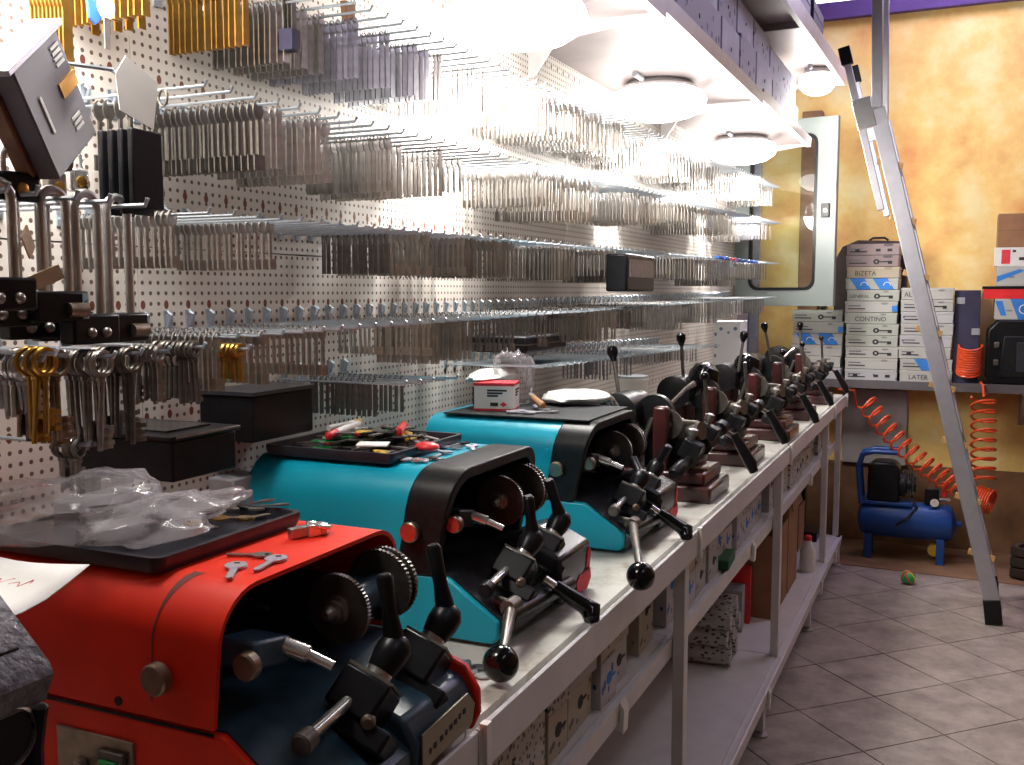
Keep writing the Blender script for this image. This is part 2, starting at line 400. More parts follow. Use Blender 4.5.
struct(MB().box(-0.05, XR + 0.05, YF - 0.05, YB + 0.05, ZC, ZC + 0.06).build('ceiling', M['ceil']))
wl = struct(MB().box(-0.12, -0.012, YF, YB, -0.02, ZC).build('wall_left', M['ceil']))
pe = [-0.45, 0.32, 1.12, 1.872, 2.88, 3.88, 4.88, 5.52]; pz = [0.62, 0.98, 1.502, 2.02, 2.52, 3.02]
for i in range(len(pe) - 1):
    for j in range(len(pz) - 1):
        MB().box(-0.012, 0.0, pe[i] + .0012, pe[i + 1] - .0012, pz[j] + .0012, pz[j + 1] - .0012).build('pegboard_panel', M['peg'], wl, smooth=0)
# back wall with a high window band
wb = struct(MB().box(-0.05, XR, YB, YB + 0.12, -0.02, 2.97).build('wall_back', M['plaster']))
MB().box(-0.05, XR, YB, YB + 0.12, 3.36, ZC).build('lintel', M['plaster'], wb)
struct(MB().box(0.2, XR, YB - 0.05, YB + 0.02, 2.955, 3.045).build('trim_1', M['violet']), 'violet painted beam along the top of the yellow back wall')
win = bpy.data.objects.new('window_1', None); COL.objects.link(win); win.location = (1.5, YB, 3.2); struct(win, 'high daylit window band above the violet beam')
for k in range(3):
    MB().box(-1.3 + k * 1.0, -0.34 + k * 1.0, 0.05, 0.062, -0.15, 0.16).build('pane', M['daylight'], win)
for k in range(4):
    MB().box(-1.34 + k * 1.0, -1.30 + k * 1.0, 0.02, 0.09, -0.155, 0.165).build('mullion', M['violet'], win)
struct(MB().box(XR, XR + 0.1, YF, YB, -0.02, ZC).build('wall_right', M['dark_brown']))
struct(MB().box(-0.05, XR, YF - 0.1, YF, -0.02, ZC).build('wall_front', M['dark_brown']))
fill_panel = struct(MB().box(.5, 2.6, 5.12, 5.72, ZC - .03, ZC - .005).build('violet_fill_panel', M['violet'], bevel=.004), 'added unseen ceiling panel tinting the back wall violet')  # unseen glowing panel added to tint the upper back wall
MB().box(.55, 2.55, 5.16, 5.68, ZC - .036, ZC - .030).build('pane', M['daylight'], fill_panel)
# corner strip, and solid strips standing in for reflections in the sash glass
struct(MB().box(-0.01, 0.045, YB - 0.05, YB - 0.001, 1.0, 2.9).build('trim_2', M['zinc'], bevel=.004), 'pale blue metal corner strip behind the open glazed sash')
struct(MB().box(0.275, 0.385, YB - 0.09, YB - 0.001, 1.0, 2.45).build('glass_reflection_brown', M['dark_brown'], bevel=.004), 'brown upright strip on the back wall standing in for a sash glass reflection')  # brown beam mirrored in the glass, built as a solid strip
struct(MB().box(0.40, 0.425, YB - 0.06, YB - 0.001, 1.3, 2.2).build('glass_reflection_dark', M['blackm'], bevel=.003), 'thin dark strip standing in for a dark line reflected in the sash glass')  # dark line mirrored in the glass, built as a solid strip
for yy, w in ((0.4, 'nearer'), (3.6, 'farther')):
    t = thing('ceiling_fill_fitting', 'added unseen ceiling fill light over the free floor, the %s one' % w, 'lamp', (2.0, yy, ZC), group='added ceiling fill lights')
    MB().box(-.14, .14, -.64, .64, -.045, 0).build('housing', M['white_metal'], t); MB().box(-.11, .11, -.61, .61, -.052, -.045).build('diffuser', M['fill_tube'], t)  # out of view, added only as weak fill

# ================================================================== shelving and bench
BX, BZ = 0.605, 0.90
posts = [-0.25, 1.04, 2.15, 3.48, 4.82, 5.38]
MX, MZ = 0.556, 0.648
bench = thing('bench', 'long white metal workbench with two open shelves below, carrying the key machines', 'workbench', (0, 0, 0))
for k in range(5):
    y0, y1 = posts[k] + .002, posts[k + 1] - .002
    MB().box(0.015, BX - 0.018, y0, y1, BZ - 0.03, BZ).build('worktop', M['worktop'], bench)
    MB().prism([(BX - .022, BZ - .056), (BX, BZ - .058), (BX, BZ - .001), (BX - .003, BZ + .001), (BX - .007, BZ - .001), (BX - .008, BZ - .012), (BX - .018, BZ - .012), (BX - .018, BZ - .031), (BX - .022, BZ - .031)], 'y', y0, y1).build('edge_rail', M['white_metal'], bench)
    MB().prism([(BX - .02, BZ - .060), (BX + .007, BZ - .066), (BX + .007, BZ + .004), (BX - .004, BZ + .004), (BX + .0005, BZ - .050)], 'y', y1 + .012, y1 + .026).build('end_clip', M['whitep'], bench)
    MB().box(0.05, MX - 0.02, y0, y1, MZ - .024, MZ).build('middle_shelf', M['white_metal'], bench)
    MB().prism([(MX - .02, MZ - .040), (MX - .002, MZ - .042), (MX, MZ + .001), (MX - .006, MZ + .002), (MX - .010, MZ - .008), (MX - .02, MZ - .008)], 'y', y0, y1).build('edge_rail', M['white_metal'], bench)
    MB().prism([(MX - .02, MZ - .050), (MX + .008, MZ - .060), (MX + .010, MZ - .012), (MX + .0005, MZ + .003), (MX + .0005, MZ - .04)], 'y', y1 - .40, y1 - .37).build('end_clip', M['whitep'], bench)
    MB().box(0.05, BX - 0.03, y0, y1, .125, .150).build('lower_shelf', M['white_metal'], bench)
    MB().prism([(BX - .03, .104), (BX - .004, .104), (BX, .150), (BX - .006, .153), (BX - .011, .142), (BX - .03, .142)], 'y', y0, y1).build('edge_rail', M['white_metal'], bench)
    MB().prism([(BX - .03, .09), (BX + .006, .085), (BX + .008, .14), (BX + .0005, .154), (BX + .0005, .104)], 'y', y1 - .33, y1 - .30).build('end_clip', M['whitep'], bench)
for y in posts:
    MB().box(.557, .584, y - .018, y + .018, .1505, BZ - .032).build('post', M['white_metal'], bench, bevel=.002)
    MB().box(0.02, 0.05, y - .018, y + .018, .02, BZ - .032).build('post', M['white_metal'], bench)
for y in (-.1, .95, 2.04, 3.14, 4.235, 5.33):
    MB().box(.572, .598, y - .018, y + .018, .02, .124).build('leg', M['white_metal'], bench, bevel=.002)
    MB().turn((.585, y, 0), (0, 0, 1), [(0, .026), (.006, .026), (.010, .010), (.03, .008)]).build('foot', M['grey_metal'], bench)
    MB().turn((.035, y, 0), (0, 0, 1), [(0, .024), (.006, .024), (.010, .010), (.03, .008)]).build('foot', M['grey_metal'], bench)

# overhead shelf one, over the hooks
def sz(y): return 2.105 + 0.012 * (y - 2.4)
S1 = [-0.2, 1.1, 2.4, 3.7, 4.97]
sh = thing('overhead_shelf', 'lower overhead metal shelf on cantilever arms, carrying wrapped boxes above the lamps', 'shelf', (0, 0, 0))
for k in range(4):
    y0, y1 = S1[k] + .002, S1[k + 1] - .002; z = sz((y0 + y1) / 2)
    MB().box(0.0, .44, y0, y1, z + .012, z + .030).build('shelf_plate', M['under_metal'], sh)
    MB().prism([(.425, z - .002), (.447, z - .002), (.450, z + .040), (.443, z + .040), (.440, z + .008), (.425, z + .008)], 'y', y0, y1).build('front_lip', M['white_metal'], sh)
for y in S1[1:]:
    z = sz(y)
    MB().prism([(0.0, z - .045), (0.03, z - .045), (.16, z - .035), (.43, z - .004), (.43, z + .0115), (0.0, z + .0115)], 'y', y - .014, y + .001).build('arm', M['grey_metal'], sh, bevel=.002)
for y in (1.60, 2.75, 4.10):
    z = sz(y)
    MB().prism([(0.0, z - .08), (0.012, z - .08), (.08, z + .0115), (0.0, z + .0115)], 'y', y - .16, y - .15).build('gusset', M['grey_metal'], sh)

# overhead shelf two, farther and higher
sh2 = thing('overhead_shelf', 'upper overhead metal shelf nearer the ceiling, where the ladder leans', 'shelf', (0.566, 5.28, 2.46), rz=R_(-1.45))
for k in range(3):
    y0, y1 = -1.2 * (k + 1) + .002, -1.2 * k - .002
    MB().box(-.48, -.005, y0, y1, .028, .044).build('shelf_plate', M['shelf_metal'], sh2)
    MB().prism([(-.02, 0), (.0, 0), (.002, .07), (-.005, .07), (-.008, .01), (-.02, .01)], 'y', y0, y1).build('front_lip', M['white_metal'], sh2)
    MB().prism([(-.560, .0), (-.02, .0), (-.02, .0275), (-.560, .0275)], 'y', y1 - .016, y1).build('arm', M['grey_metal'], sh2)

# dome lamps
def dome_lamp(label, x, y, z, r, w, group):
    t = thing('dome_lamp', label, 'lamp', (x, y, z), group=group)
    MB().turn((0, 0, 0), (0, 0, -1), [(0, r * .62), (.004, r * .66), (.018, r * .78), (.03, r * .80), (.032, r * .5)], 24).build('cap', M['grey_metal'], t)
    MB().turn((0, 0, -.026), (0, 0, -1), [(0, r * .78), (.012, r * .95), (.035, r), (.06, r * .93), (.082, r * .72), (.094, r * .42), (.098, r * .1)], 28).build('diffuser', M['opal'], t)
    MB().cyl((-.02, -r * .75, -.008), (-.02, -r * 1.25, -.008), .009).build('conduit', M['greybox'], t)
    d = bpy.data.lights.new('dome_lamp_light', 'POINT'); d.energy = w; d.color = (1.0, 0.965, 0.91); d.shadow_soft_size = r * .8
    o = bpy.data.objects.new('dome_lamp_light', d); COL.objects.link(o); o.parent = t; o.location = (0, 0, -.028 - .098 - r * .82)
    return t
for y, lb in ((0.80, 'lit opal dome lamp under the lower overhead shelf, nearest the photographer'), (2.10, 'lit opal dome lamp under the lower overhead shelf, before its first visible arm'),
              (3.25, 'lit opal dome lamp under the middle of the lower overhead shelf'), (4.62, 'lit opal dome lamp at the far end of the lower overhead shelf')):
    dome_lamp(lb, .185, y, sz(y) + .0105, .16, LAMP_W * (.42 if y < 1 else 1.12), 'dome lamps under the lower overhead shelf')
dome_lamp('small lit opal dome lamp under the upper overhead shelf by the ladder', .47, 4.95, 2.487, .085, LAMP_W * .3, None)

# ================================================================== hooks and key blanks on the pegboard
def ell(cx, cz, rx, rz, n=10, a0=0.0): return [(cx + rx * math.cos(a0 + 2 * math.pi * i / n), cz + rz * math.sin(a0 + 2 * math.pi * i / n)) for i in range(n)]
def key_mb(kind):
    k = MB(); t = .0011
    if kind == 'flag':          # oval bow, thin shank, square bit flag
        k.plate_ring(ell(0, -.010, .0115, .0145), ell(0, -.001, .0045, .0045), 'x', -t, t)
        k.box(-.0016, .0016, -.0034, .0034, -.088, -.023); k.box(-t, t, -.0024, .0150, -.092, -.072)
    elif kind == 'blade':       # round bow, broad flat blade
        k.plate_ring(ell(0, -.011, .013, .0135), ell(0, -.002, .004, .004), 'x', -t, t)
        k.prism([(-.0045, -.023), (.0045, -.023), (.0045, -.072), (.001, -.080), (-.0045, -.075)], 'x', -t, t)
    elif kind == 'double':      # flag on both sides, long
        k.plate_ring(ell(0, -.012, .012, .016), ell(0, -.001, .0045, .0045), 'x', -t, t)
        k.box(-.0018, .0018, -.0030, .0030, -.098, -.026); k.box(-t, t, -.0125, .0125, -.104, -.080)
    elif kind == 'wide':        # wide flat cut sheet blank
        k.plate_ring(ell(0, -.008, .0085, .0115), ell(0, -.001, .004, .004), 'x', -t, t)
        k.prism([(-.006, -.016), (.006, -.016), (.007, -.092), (-.007, -.092)], 'x', -t, t)
    return k
KEYMB = {k: key_mb(k) for k in ('flag', 'blade', 'double', 'wide')}
LOOK = {'nickel': 'grey nickel', 'nickel_b': 'bright nickel', 'steel_blue': 'bluish steel', 'steel_dark': 'dark steel', 'brass': 'golden brass', 'bronze': 'bronze'}
KIND = {'flag': 'flag bit', 'blade': 'flat blade', 'double': 'double bit', 'wide': 'broad blade'}
ROWN = ['topmost', 'second', 'third', 'fourth', 'fifth']
rows = [  # z of the rods at y=1, rise per metre, y range of rods, rod length
    (1.868, .024, .90, 5.30, .26), (1.690, .023, .93, 5.30, .26), (1.533, .011, .93, 5.30, .26), (1.374, .008, 1.00, 5.30, .26), (1.285, -.022, 1.42, 3.95, .19)]
hookmb = MB().box(0.0, .003, -.008, .008, -.010, .030)
hookmb.tube([(.002, 0, 0), (.256, 0, .0), (.260, 0, .007)], .0022, 6); hookmb.tube([(.003, 0, .028), (.010, 0, .024), (.004, 0, .006)], .003, 6)
hook_me = hookmb.mesh('pegboard_hook', M['zinc'])
key_all = []; hook_all = []
rng = random.Random(5)
for ri, (z1, sl, ya, yb, ln) in enumerate(rows):
    n = int((yb - ya) / .048); clump = 0; left = 0; cur = None; cnt = 0
    for k in range(n):
        y = math.ceil(ya / .048) * .048 + k * .048 + .024
        z = z1 + sl * (y - 1)
        if left == 0:
            left = rng.randint(2, 6); cnt += 1
            if ri == 0 and y < 1.12: cur = ('wide', 'brass')
            else:
                cur = (rng.choice(['flag', 'wide', 'blade', 'double', 'wide', 'flag', 'flag']), rng.choice(['nickel', 'nickel', 'nickel_b', 'nickel_b', 'nickel', 'nickel', 'steel_blue' if rng.random() < .5 else 'nickel', 'steel_dark'] if ri < 2 else ['nickel', 'nickel', 'steel_dark', 'nickel_b', 'steel_dark', 'steel_blue', 'nickel']))
            sc_ = (rng.uniform(.88, 1.12) if ri < 2 else rng.uniform(.68, 1.08)) if ri < 4 else rng.uniform(.6, .85)
            cur = cur + (sc_, cnt, rng.random())
            lenx = rng.choice([.245, .245, .24, .22, .18]) if ri < 4 else .18
        left -= 1
        if ri == 4 and 1.68 < y < 2.05: continue
        hook_all.append((ri, y, z, k))
        if ri == 4 and 2.06 < y < 2.46: continue
        if cur[4] < ((.07, .07, .17, .17, .25)[ri]) or (left and rng.random() < (.38 if ri < 2 else .52)): continue                       # a clump of empty hooks
        nk = int((lenx - .03) / .0115)
        if rng.random() < .12: nk = rng.randint(2, 6)
        for q in range(nk):
            key_all.append((ri, cur, .026 + (.0115 if nk > 6 else .02) * q + rng.uniform(-.002, .002), y + rng.uniform(-.001, .001), z, rng.gauss(0, .012), rng.gauss(0, .015), q, k))
def dist(x, y, z): return (x - CAM[0]) ** 2 + (y - CAM[1]) ** 2 + (z - CAM[2]) ** 2
key_all.sort(key=lambda k: dist(k[2], k[3], k[4]) - .25 * k[2])
hook_all.sort(key=lambda k: dist(.1, k[1], k[2]))
for ri, y, z, k in hook_all[:290]:
    o = bpy.data.objects.new('pegboard_hook', hook_me); COL.objects.link(o); o.location = (0, y, z)
    tag(o, 'thin zinc peg hook, %s from the left in the %s hook row' % (ordinal(k), ROWN[ri]), 'hook', 'zinc peg hooks of the %s row' % ROWN[ri])
fm = MB()
for ri, y, z, k in hook_all[290:]:
    fm._add([(p[0], p[1] + y, p[2] + z) for p in hookmb.v], hookmb.f)
tag(fm.build('pegboard_hooks_far', M['zinc']), 'mass of small zinc hooks at the far end of the pegboard', 'hooks', kind='stuff')
# the nearest of each clump are objects of their own, the rest one mass per metal
kmesh = {}
take = []; rest = []
per = {}
for k in key_all:
    c = (k[0], k[1][3]); per[c] = per.get(c, 0) + 1
    (take if len(take) < 296 else rest).append(k)
for ri, (kd, mt, s, cnt, _), x, y, z, sw, tw, qn, hn in take:
    me = kmesh.get((kd, mt))
    if me is None: me = kmesh[(kd, mt)] = KEYMB[kd].mesh('key_blank', M[mt])
    o = bpy.data.objects.new('key_blank', me); COL.objects.link(o); o.location = (x, y, z + .0032); o.scale = (1, s, s); o.rotation_euler = (sw, 0, tw)
    tag(o, '%s %s key blank, %s from the wall, %s hook of the %s row' % (LOOK[mt], KIND[kd], ordinal(qn), ordinal(hn), ROWN[ri]), 'key', 'key blanks of the %s hook row' % ROWN[ri])
mats_used = list(LOOK)
V = []; F = []; MI = []; off = 0
for ri, (kd, mt, s, cnt, _), x, y, z, sw, tw, qn, hn in rest:
    v = np.array(KEYMB[kd].v); v = v * np.array([1, s, s])
    ca, sa = math.cos(sw), math.sin(sw); v = np.stack([v[:, 0], v[:, 1] * ca - v[:, 2] * sa, v[:, 1] * sa + v[:, 2] * ca], 1)
    ca, sa = math.cos(tw), math.sin(tw); v = np.stack([v[:, 0] * ca - v[:, 1] * sa, v[:, 0] * sa + v[:, 1] * ca, v[:, 2]], 1)
    V.append(v + np.array([x, y, z + .0032])); f = KEYMB[kd].f
    F += [tuple(i + off for i in q) for q in f]; MI += [mats_used.index(mt)] * len(f); off += len(v)
me = bpy.data.meshes.new('key_blanks'); me.from_pydata(np.concatenate(V).tolist(), [], F)
for mt in mats_used: me.materials.append(M[mt])
me.polygons.foreach_set('material_index', MI); me.update()
o = bpy.data.objects.new('key_blanks', me); COL.objects.link(o)
tag(o, 'thousands of key blanks hanging in rows on the far pegboard hooks', 'keys', kind='stuff')


# ================================================================== key cutting machines
def arch(W, T, Rr, w0, inset=0.0, n=7):
    """outline (v, w): up the left side, over the rounded top, down the right side"""
    a = inset; pts = [(a, w0)]
    for i in range(n + 1):
        t = math.pi - (math.pi / 2) * i / n; pts.append((Rr + (Rr - a) * math.cos(t), T - Rr + (Rr - a) * math.sin(t)))
    for i in range(n + 1):
        t = math.pi / 2 - (math.pi / 2) * i / n; pts.append((W - Rr + (Rr - a) * math.cos(t), T - Rr + (Rr - a) * math.sin(t)))
    pts.append((W - a, w0)); return pts
def arch_shell(mb, u0, u1, W, T, Rr, w0, th, k=0.0, back=True, k0=0.0):
    o = arch(W, T, Rr, w0); i_ = arch(W, T, Rr, w0, th); n = len(o)
    sh = lambda u, p: (u + k * max(0, p[1] - w0), p[0], p[1])
    s0 = lambda p: (u0 + k0 * max(0, p[1] - w0), p[0], p[1])
    v = [s0(p) for p in o] + [sh(u1, p) for p in o] + [sh(u1, p) for p in i_] + [s0(p) for p in i_]
    f = []
    for a in range(n - 1):
        f += [(a, a + 1, n + a + 1, n + a), (n + a, n + a + 1, 2 * n + a + 1, 2 * n + a), (2 * n + a, 2 * n + a + 1, 3 * n + a + 1, 3 * n + a), (3 * n + a, 3 * n + a + 1, a + 1, a)]
    for a in (0, n - 1): f.append((a, n + a, 2 * n + a, 3 * n + a))
    mb._add(v, f)
    if back: mb.prism([(p[0], p[1]) for p in i_], 'x', u0, u0 + .003)
    return mb
def gear(mb, c, d, r, th, teeth=56, depth=.0016):
    c = Vector(c); d = Vector(d).normalized(); x, y = mb._frame(d); ring = []
    for i in range(teeth * 2):
        a = math.pi * i / teeth; rr = r if i % 2 else r - depth; ring.append((x * math.cos(a) + y * math.sin(a)) * rr)
    return mb.loft([[c + q for q in ring], [c + d * th + q for q in ring]])

def key_machine(name, label, X0, Y0, s):
    t = thing(name, label, 'machine', (X0, Y0, BZ), group=s.get('group'))
    W, T, F, Uh, Ub, h2, k = s['W'], s['T'], s['F'], s['Uh'], s['Ub'], s['h2'], s['k']
    hood = arch_shell(MB(), 0, Uh, W, T, s['R'], h2, .005, k if s['Ub'] == s['Uh'] else k * .7).build('hood', s['hood'], t, smooth=30)
    if Ub > Uh:
        bz = arch_shell(MB(), Uh, Ub, W + .004, T + .002, s['R'] + .002, h2 - .004, .020, k, back=False, k0=k * .7)
        bz.v = [(a, b - .002, c) for a, b, c in bz.v]
        bz.build('bezel', M['blackm'], t, smooth=30, bevel=.003)
        if s.get('mat'):
            MB().box(.03, Ub + .02, .035, W - .03, T + .002, T + .006).build('rubber_mat', M['rubber'], t, bevel=.001)
    Fk = F - s['slope']
    prof = [(.0, .006), (F - .01, .006), (F, .016), (F, .042), (Fk, h2 - .004), (0, h2 - .004)]
    MB().prism(prof, 'y', 0, W).build('base', s['base'], t, bevel=.004)
    dk = [(.06, h2 - .006), (.06, h2 - .001), (Fk, h2 - .001), (F + .003, .044), (F + .003, .012), (F - .012, .012), (F - .012, .036), (Fk - .01, h2 - .008)]
    MB().prism(dk, 'y', .008, W - .008).build('chip_deck', s['deck'], t)
    for u in (.05, F - .06):
        for v in (.04, W - .04): MB().cyl((u, v, 0.0), (u, v, .007), .014).build('foot', M['black'], t)
    if s.get('joint'):
        MB().box(.0, Ub, -.0006, .0006, h2 - .006, h2 - .003).build('joint', M['black'], t)
    # bulkhead behind the wheels
    MB().prism([(p[0], p[1]) for p in arch(W, T, s['R'], h2, .007)], 'x', Uh * .55, Uh * .55 + .004).build('bulkhead', M['black'], t)
    cu, cw = s['cu'], s['cw']; v1, v2 = s['wv']
    MB().cyl((cu, v1, cw), (cu, v2, cw), .019, n=20).build('spindle_housing', s['spin'], t)
    MB().obox((cu - .06, (v1 + v2) / 2 + .01, cw - .01), (.12, .05, .05), Matrix.Identity(3)).build('headstock', s['spin'], t, bevel=.006)
    gear(MB(), (cu, v1 - .006, cw), (0, 1, 0), s['wr'], .006, 60).build('cutter_wheel', M['steel_dark'], t)
    nt2 = MB().turn((cu, v1 - .006, cw), (0, -1, 0), [(0, .016), (.004, .016), (.005, .012), (.012, .012), (.013, .009), (.020, .008), (.024, .004)], 16).build('arbor_nut', M['nickel'], t)
    br = MB()
    for q in range(4): gear(br, (cu, v2 - .002 + q * .007, cw + .004), (0, 1, 0), s['wr'] * (1.08 if q % 2 == 0 else .98), .005, 50)
    br.build('brush_wheel', M['steel_dark'], t)
    # tracer: block, side knob, pin to the front
    tu, tv, tw = s['tr']
    MB().obox((tu - .02, tv + .03, tw + .002), (.05, .055, .028), Matrix.Rotation(R_(-10), 3, 'X')).build('tracer_block', s['spin'], t, bevel=.004)
    kb = MB().turn((tu, tv + .004, tw), (0, -1, 0), [(0, .010), (.003, .014), (.012, .014), (.014, .012)], 20).build('tracer_knob', M['bronze'], t)
    if s['red']: MB().cyl((tu, tv - .0102, tw), (tu, tv - .0112, tw), .0115, n=20).build('knob_face', M['redface'], kb)
    MB().tube([(tu - .005, tv + .05, tw + .004), (tu + .025, tv + .058, tw - .006), (tu + .026, tv + .0585, tw - .0065), (tu + .05, tv + .065, tw - .017)], [.009, .009, .0055, .0055], 12).build('tracer_pin', M['chrome'], t)
    su, sw = s['side']
    kb = MB().turn((su, -.002, sw), (0, -1, 0), [(0, .012), (.003, .016), (.012, .016), (.014, .014)], 24).build('side_knob', M['bronze'], t)
    if s['red']: MB().cyl((su, -.0161, sw), (su, -.0172, sw), .0140, n=24).build('knob_face', M['redface'], kb)
    # right front carriage housing
    MB().prism(s['hp'] if s.get('hp') else [(F - .10, .03), (F + .017, .008), (F + .018, .050), (F + .017, .088), (F - .06, .122), (F - .10, .11)], 'y', W - s['cw_'], W - .006 if s.get('hp') else W + .022).build('carriage_housing', s['house'], t, bevel=.006)
    # carriage: bar, two vises with clamp grips and levers
    a1, a2 = s['vis'][0], s['vis'][1]
    A = Vector(a1); B = Vector(a2); d = (B - A).normalized()
    MB().cyl(A - d * .03 - UP * .034, B + d * .05 - UP * .034, .018).build('carriage_bar', M['deck_black'] if s['spin'] is not M['deck_blue'] else M['deck_blue'], t)
    MB().obox((A + B) / 2 - UP * .026 + Vector((-.012, 0, 0)), (.05, (B - A).length * .8, .022), Matrix.Rotation(R_(18), 3, 'Y')).build('carriage_plate', s['spin'], t, bevel=.003)
    for q, P in enumerate((A, B)):
        rot = Matrix.Rotation(R_(20), 3, 'Y') @ Matrix.Rotation(R_(-40), 3, 'X')
        vs = MB().obox(P, (.058, .054, .046), rot); vs.obox(P + Vector((.012, -.018, -.030)), (.066, .048, .026), rot)
        vz = vs.build('vise', M['black'], t, bevel=.004)
        MB().obox(P + rot @ Vector((0, 0, .0245)), (.056, .046, .003), rot).build('jaw', M['steel_dark'], vz)
        dd = rot @ Vector((0, 0, 1))
        MB().cyl(P + dd * .023, P + dd * .034, .0150, n=18).build('collar', M['nickel_b'], vz)
        MB().turn(P + dd * .034, dd, [(0, .016), (.016, .0195), (.030, .0195), (.040, .013), (.043, .007)], 16).build('clamp_grip', M['black'], t)
        G = P + dd * .062; tip = G + Vector(s['lev'][q])
        L = MB(); mid = G * .55 + tip * .45
        L.tube([G - (tip - G).normalized() * .008, G, mid, tip - (tip - G) * .05, tip], [.015, .0135, .0085, .0095, .0065], 12)
        L.build('clamp_lever', M['black'], t)
    P = A + Vector((-.002, -.026, .006)); MB().tube([P, P + Vector((.004, -.075, -.006))], .007, 10).build('gauge_rod', M['chrome'], t)
    MB().turn(P + Vector((.004, -.070, -.006)), (.05, -1, -.1), [(0, .007), (.002, .012), (.018, .012), (.020, .010)], 16).build('gauge_knob', M['black'] if s['red'] else M['steel_dark'], t)
    MB().turn(P + Vector((.022, .005, -.014)), (.6, -1, -.1), [(0, .008), (.014, .008), (.016, .006)], 14).build('gauge_screw', M['bronze'], t)
    if s.get('ball'):
        b0, b1 = Vector(s['ball'][0]), Vector(s['ball'][1])
        MB().tube([b0 + Vector((-.03, .01, 0)), b0, b1], [.011, .010, .0055], 10).build('feed_arm', M['steel_dark'], t)
        MB().cyl(b0 + Vector((0, -.014, 0)), b0 + Vector((0, .016, 0)), .013).build('feed_hub', M['steel_dark'], t)
        MB().ball(b1, .0255, 20, 14).build('ball_knob', M['gloss'], t)
        b0, b1 = Vector(s['grip'][0]), Vector(s['grip'][1]); dd = (b1 - b0)
        MB().tube([b0, b0 + dd * .3], .0075, 10).build('grip_stem', M['chrome'], t)
        e2 = b1 + Vector((.006, -.012, -.012))
        MB().tube([b0 + dd * .22, b0 + dd * .5, b0 + dd * .85, b1, e2], [.011, .013, .0145, .018, .013], 12).build('carriage_grip', M['gloss'], t)
        MB().cyl((F + .012, .015, .050), (F + .018, W * .75, .036), .0125).build('feed_shaft', M['black'], t)
    return t

M1S = dict(W=.325, T=.252, F=.515, Uh=.405, Ub=.405, h2=.118, k=.10, R=.052, slope=.10, hood=M['hood_red'], base=M['hood_red'], deck=M['deck_blue'], spin=M['deck_blue'], house=M['deck_blue'],
           hp=[(.43, .03), (.521, .012), (.524, .050), (.508, .076), (.44, .098), (.42, .09)], cu=.425, cw=.186, wv=(.185, .265), wr=.040, tr=(.432, .022, .180), side=(.345, .163), red=False, cw_=.15, joint=True,
           vis=((.472, .155, .102), (.470, .278, .100)), lev=((-.012, -.002, .082), (-.015, -.006, .088)))
m1 = key_machine('key_cutting_machine', 'orange red key cutting machine with petrol blue works, nearest full machine on the bench', .085, .705, M1S)
MB().box(.20, .305, -.0035, .001, .030, .088).build('switch_plate', M['bronze'], m1, bevel=.001)
gp = MB().box(.262, .296, -.010, -.003, .046, .076).build('switch_frame', M['steel_dark'], m1, bevel=.002)
MB().box(.267, .290, -.014, -.009, .050, .068).build('rocker', M['greenp'], gp, bevel=.002)
MB().turn((.235, -.004, .052), (0, -1, 0), [(0, .009), (.003, .009), (.004, .004), (.02, .003)], 12).build('toggle', M['nickel'], m1)
MB().cyl((.285, -.0012, .127), (.285, .002, .127), .005).build('screw_hole', M['black'], m1)
F1 = M1S['F']
pl = MB().prism([(.325 - .138, .018), (.325 - .02, .024), (.325 - .012, .045), (.325 - .03, .064), (.325 - .138, .058)], 'x', F1 + .0095, F1 + .0115).build('name_plaque', M['plaque'], m1)
for q in range(8):
    MB().obox((F1 + .012, .325 - .122 + q * .011 + (.004 if q > 1 else 0), .034 + q * .0018), (.0006, .006 if q % 3 else .004, .006), Matrix.Identity(3)).build('letter_mark', M['ink'], pl)
MB().prism([(F1 - .10, .008), (F1 + .004, .008), (F1 + .014, .03), (F1 + .013, .058), (F1 - .004, .086), (F1 - .07, .112), (F1 - .10, .116)], 'y', .317, .328).build('side_cheek', M['hood_red'], m1, bevel=.003)

TEAL = dict(W=.335, T=.262, F=.462, Uh=.288, Ub=.352, h2=.104, k=.24, R=.060, slope=.085, hood=M['hood_teal'], base=M['hood_teal'], deck=M['deck_black'], spin=M['blackm'], house=M['deck_black'],
            cu=.372, cw=.180, wv=(.205, .285), wr=.044, tr=(.380, .022, .180), side=(.318, .168), red=True, cw_=.125,
            vis=((.436, .115, .090), (.432, .250, .092)), lev=((-.004, -.010, .072), (-.012, -.030, .075)),
            ball=((.470, .03, .060), (.520, -.115, .030)), grip=((.475, .150, .070), (.545, .178, .020)))
T2 = dict(TEAL); T2['group'] = None
m2 = key_machine('key_cutting_machine', 'turquoise key cutting machine with red faced knobs, behind the orange red one', .05, 1.295, T2)
T3 = dict(TEAL); T3['red'] = False; T3['mat'] = True; T3['ball'] = ((.472, .03, .060), (.571, -.240, .034)); T3['lev'] = ((-.03, .03, .035), (.03, -.01, .05))
m3 = key_machine('key_cutting_machine', 'second turquoise key cutting machine, with a black rubber mat on top', .055, 1.885, T3)
def emblem(mm, F, W):
    e = MB(); x = F + .0180
    k = 1.25; W = W + .028 + .03; q = lambda a, z: (W + a * k, .004 + (z - .016) * 1.15)
    e.prism([q(-.085, .020), q(-.045, .016), q(-.030, .030), q(-.032, .046), q(-.050, .050), q(-.060, .044), q(-.075, .046), q(-.088, .036)], 'x', x, x + .0012)
    e.prism([q(-.052, .046), q(-.036, .044), q(-.030, .072), q(-.036, .080), q(-.043, .074)], 'x', x, x + .0012)
    e.build('red_emblem', M['inkred'], mm)
emblem(m2, TEAL['F'], TEAL['W']); emblem(m3, TEAL['F'], TEAL['W'])

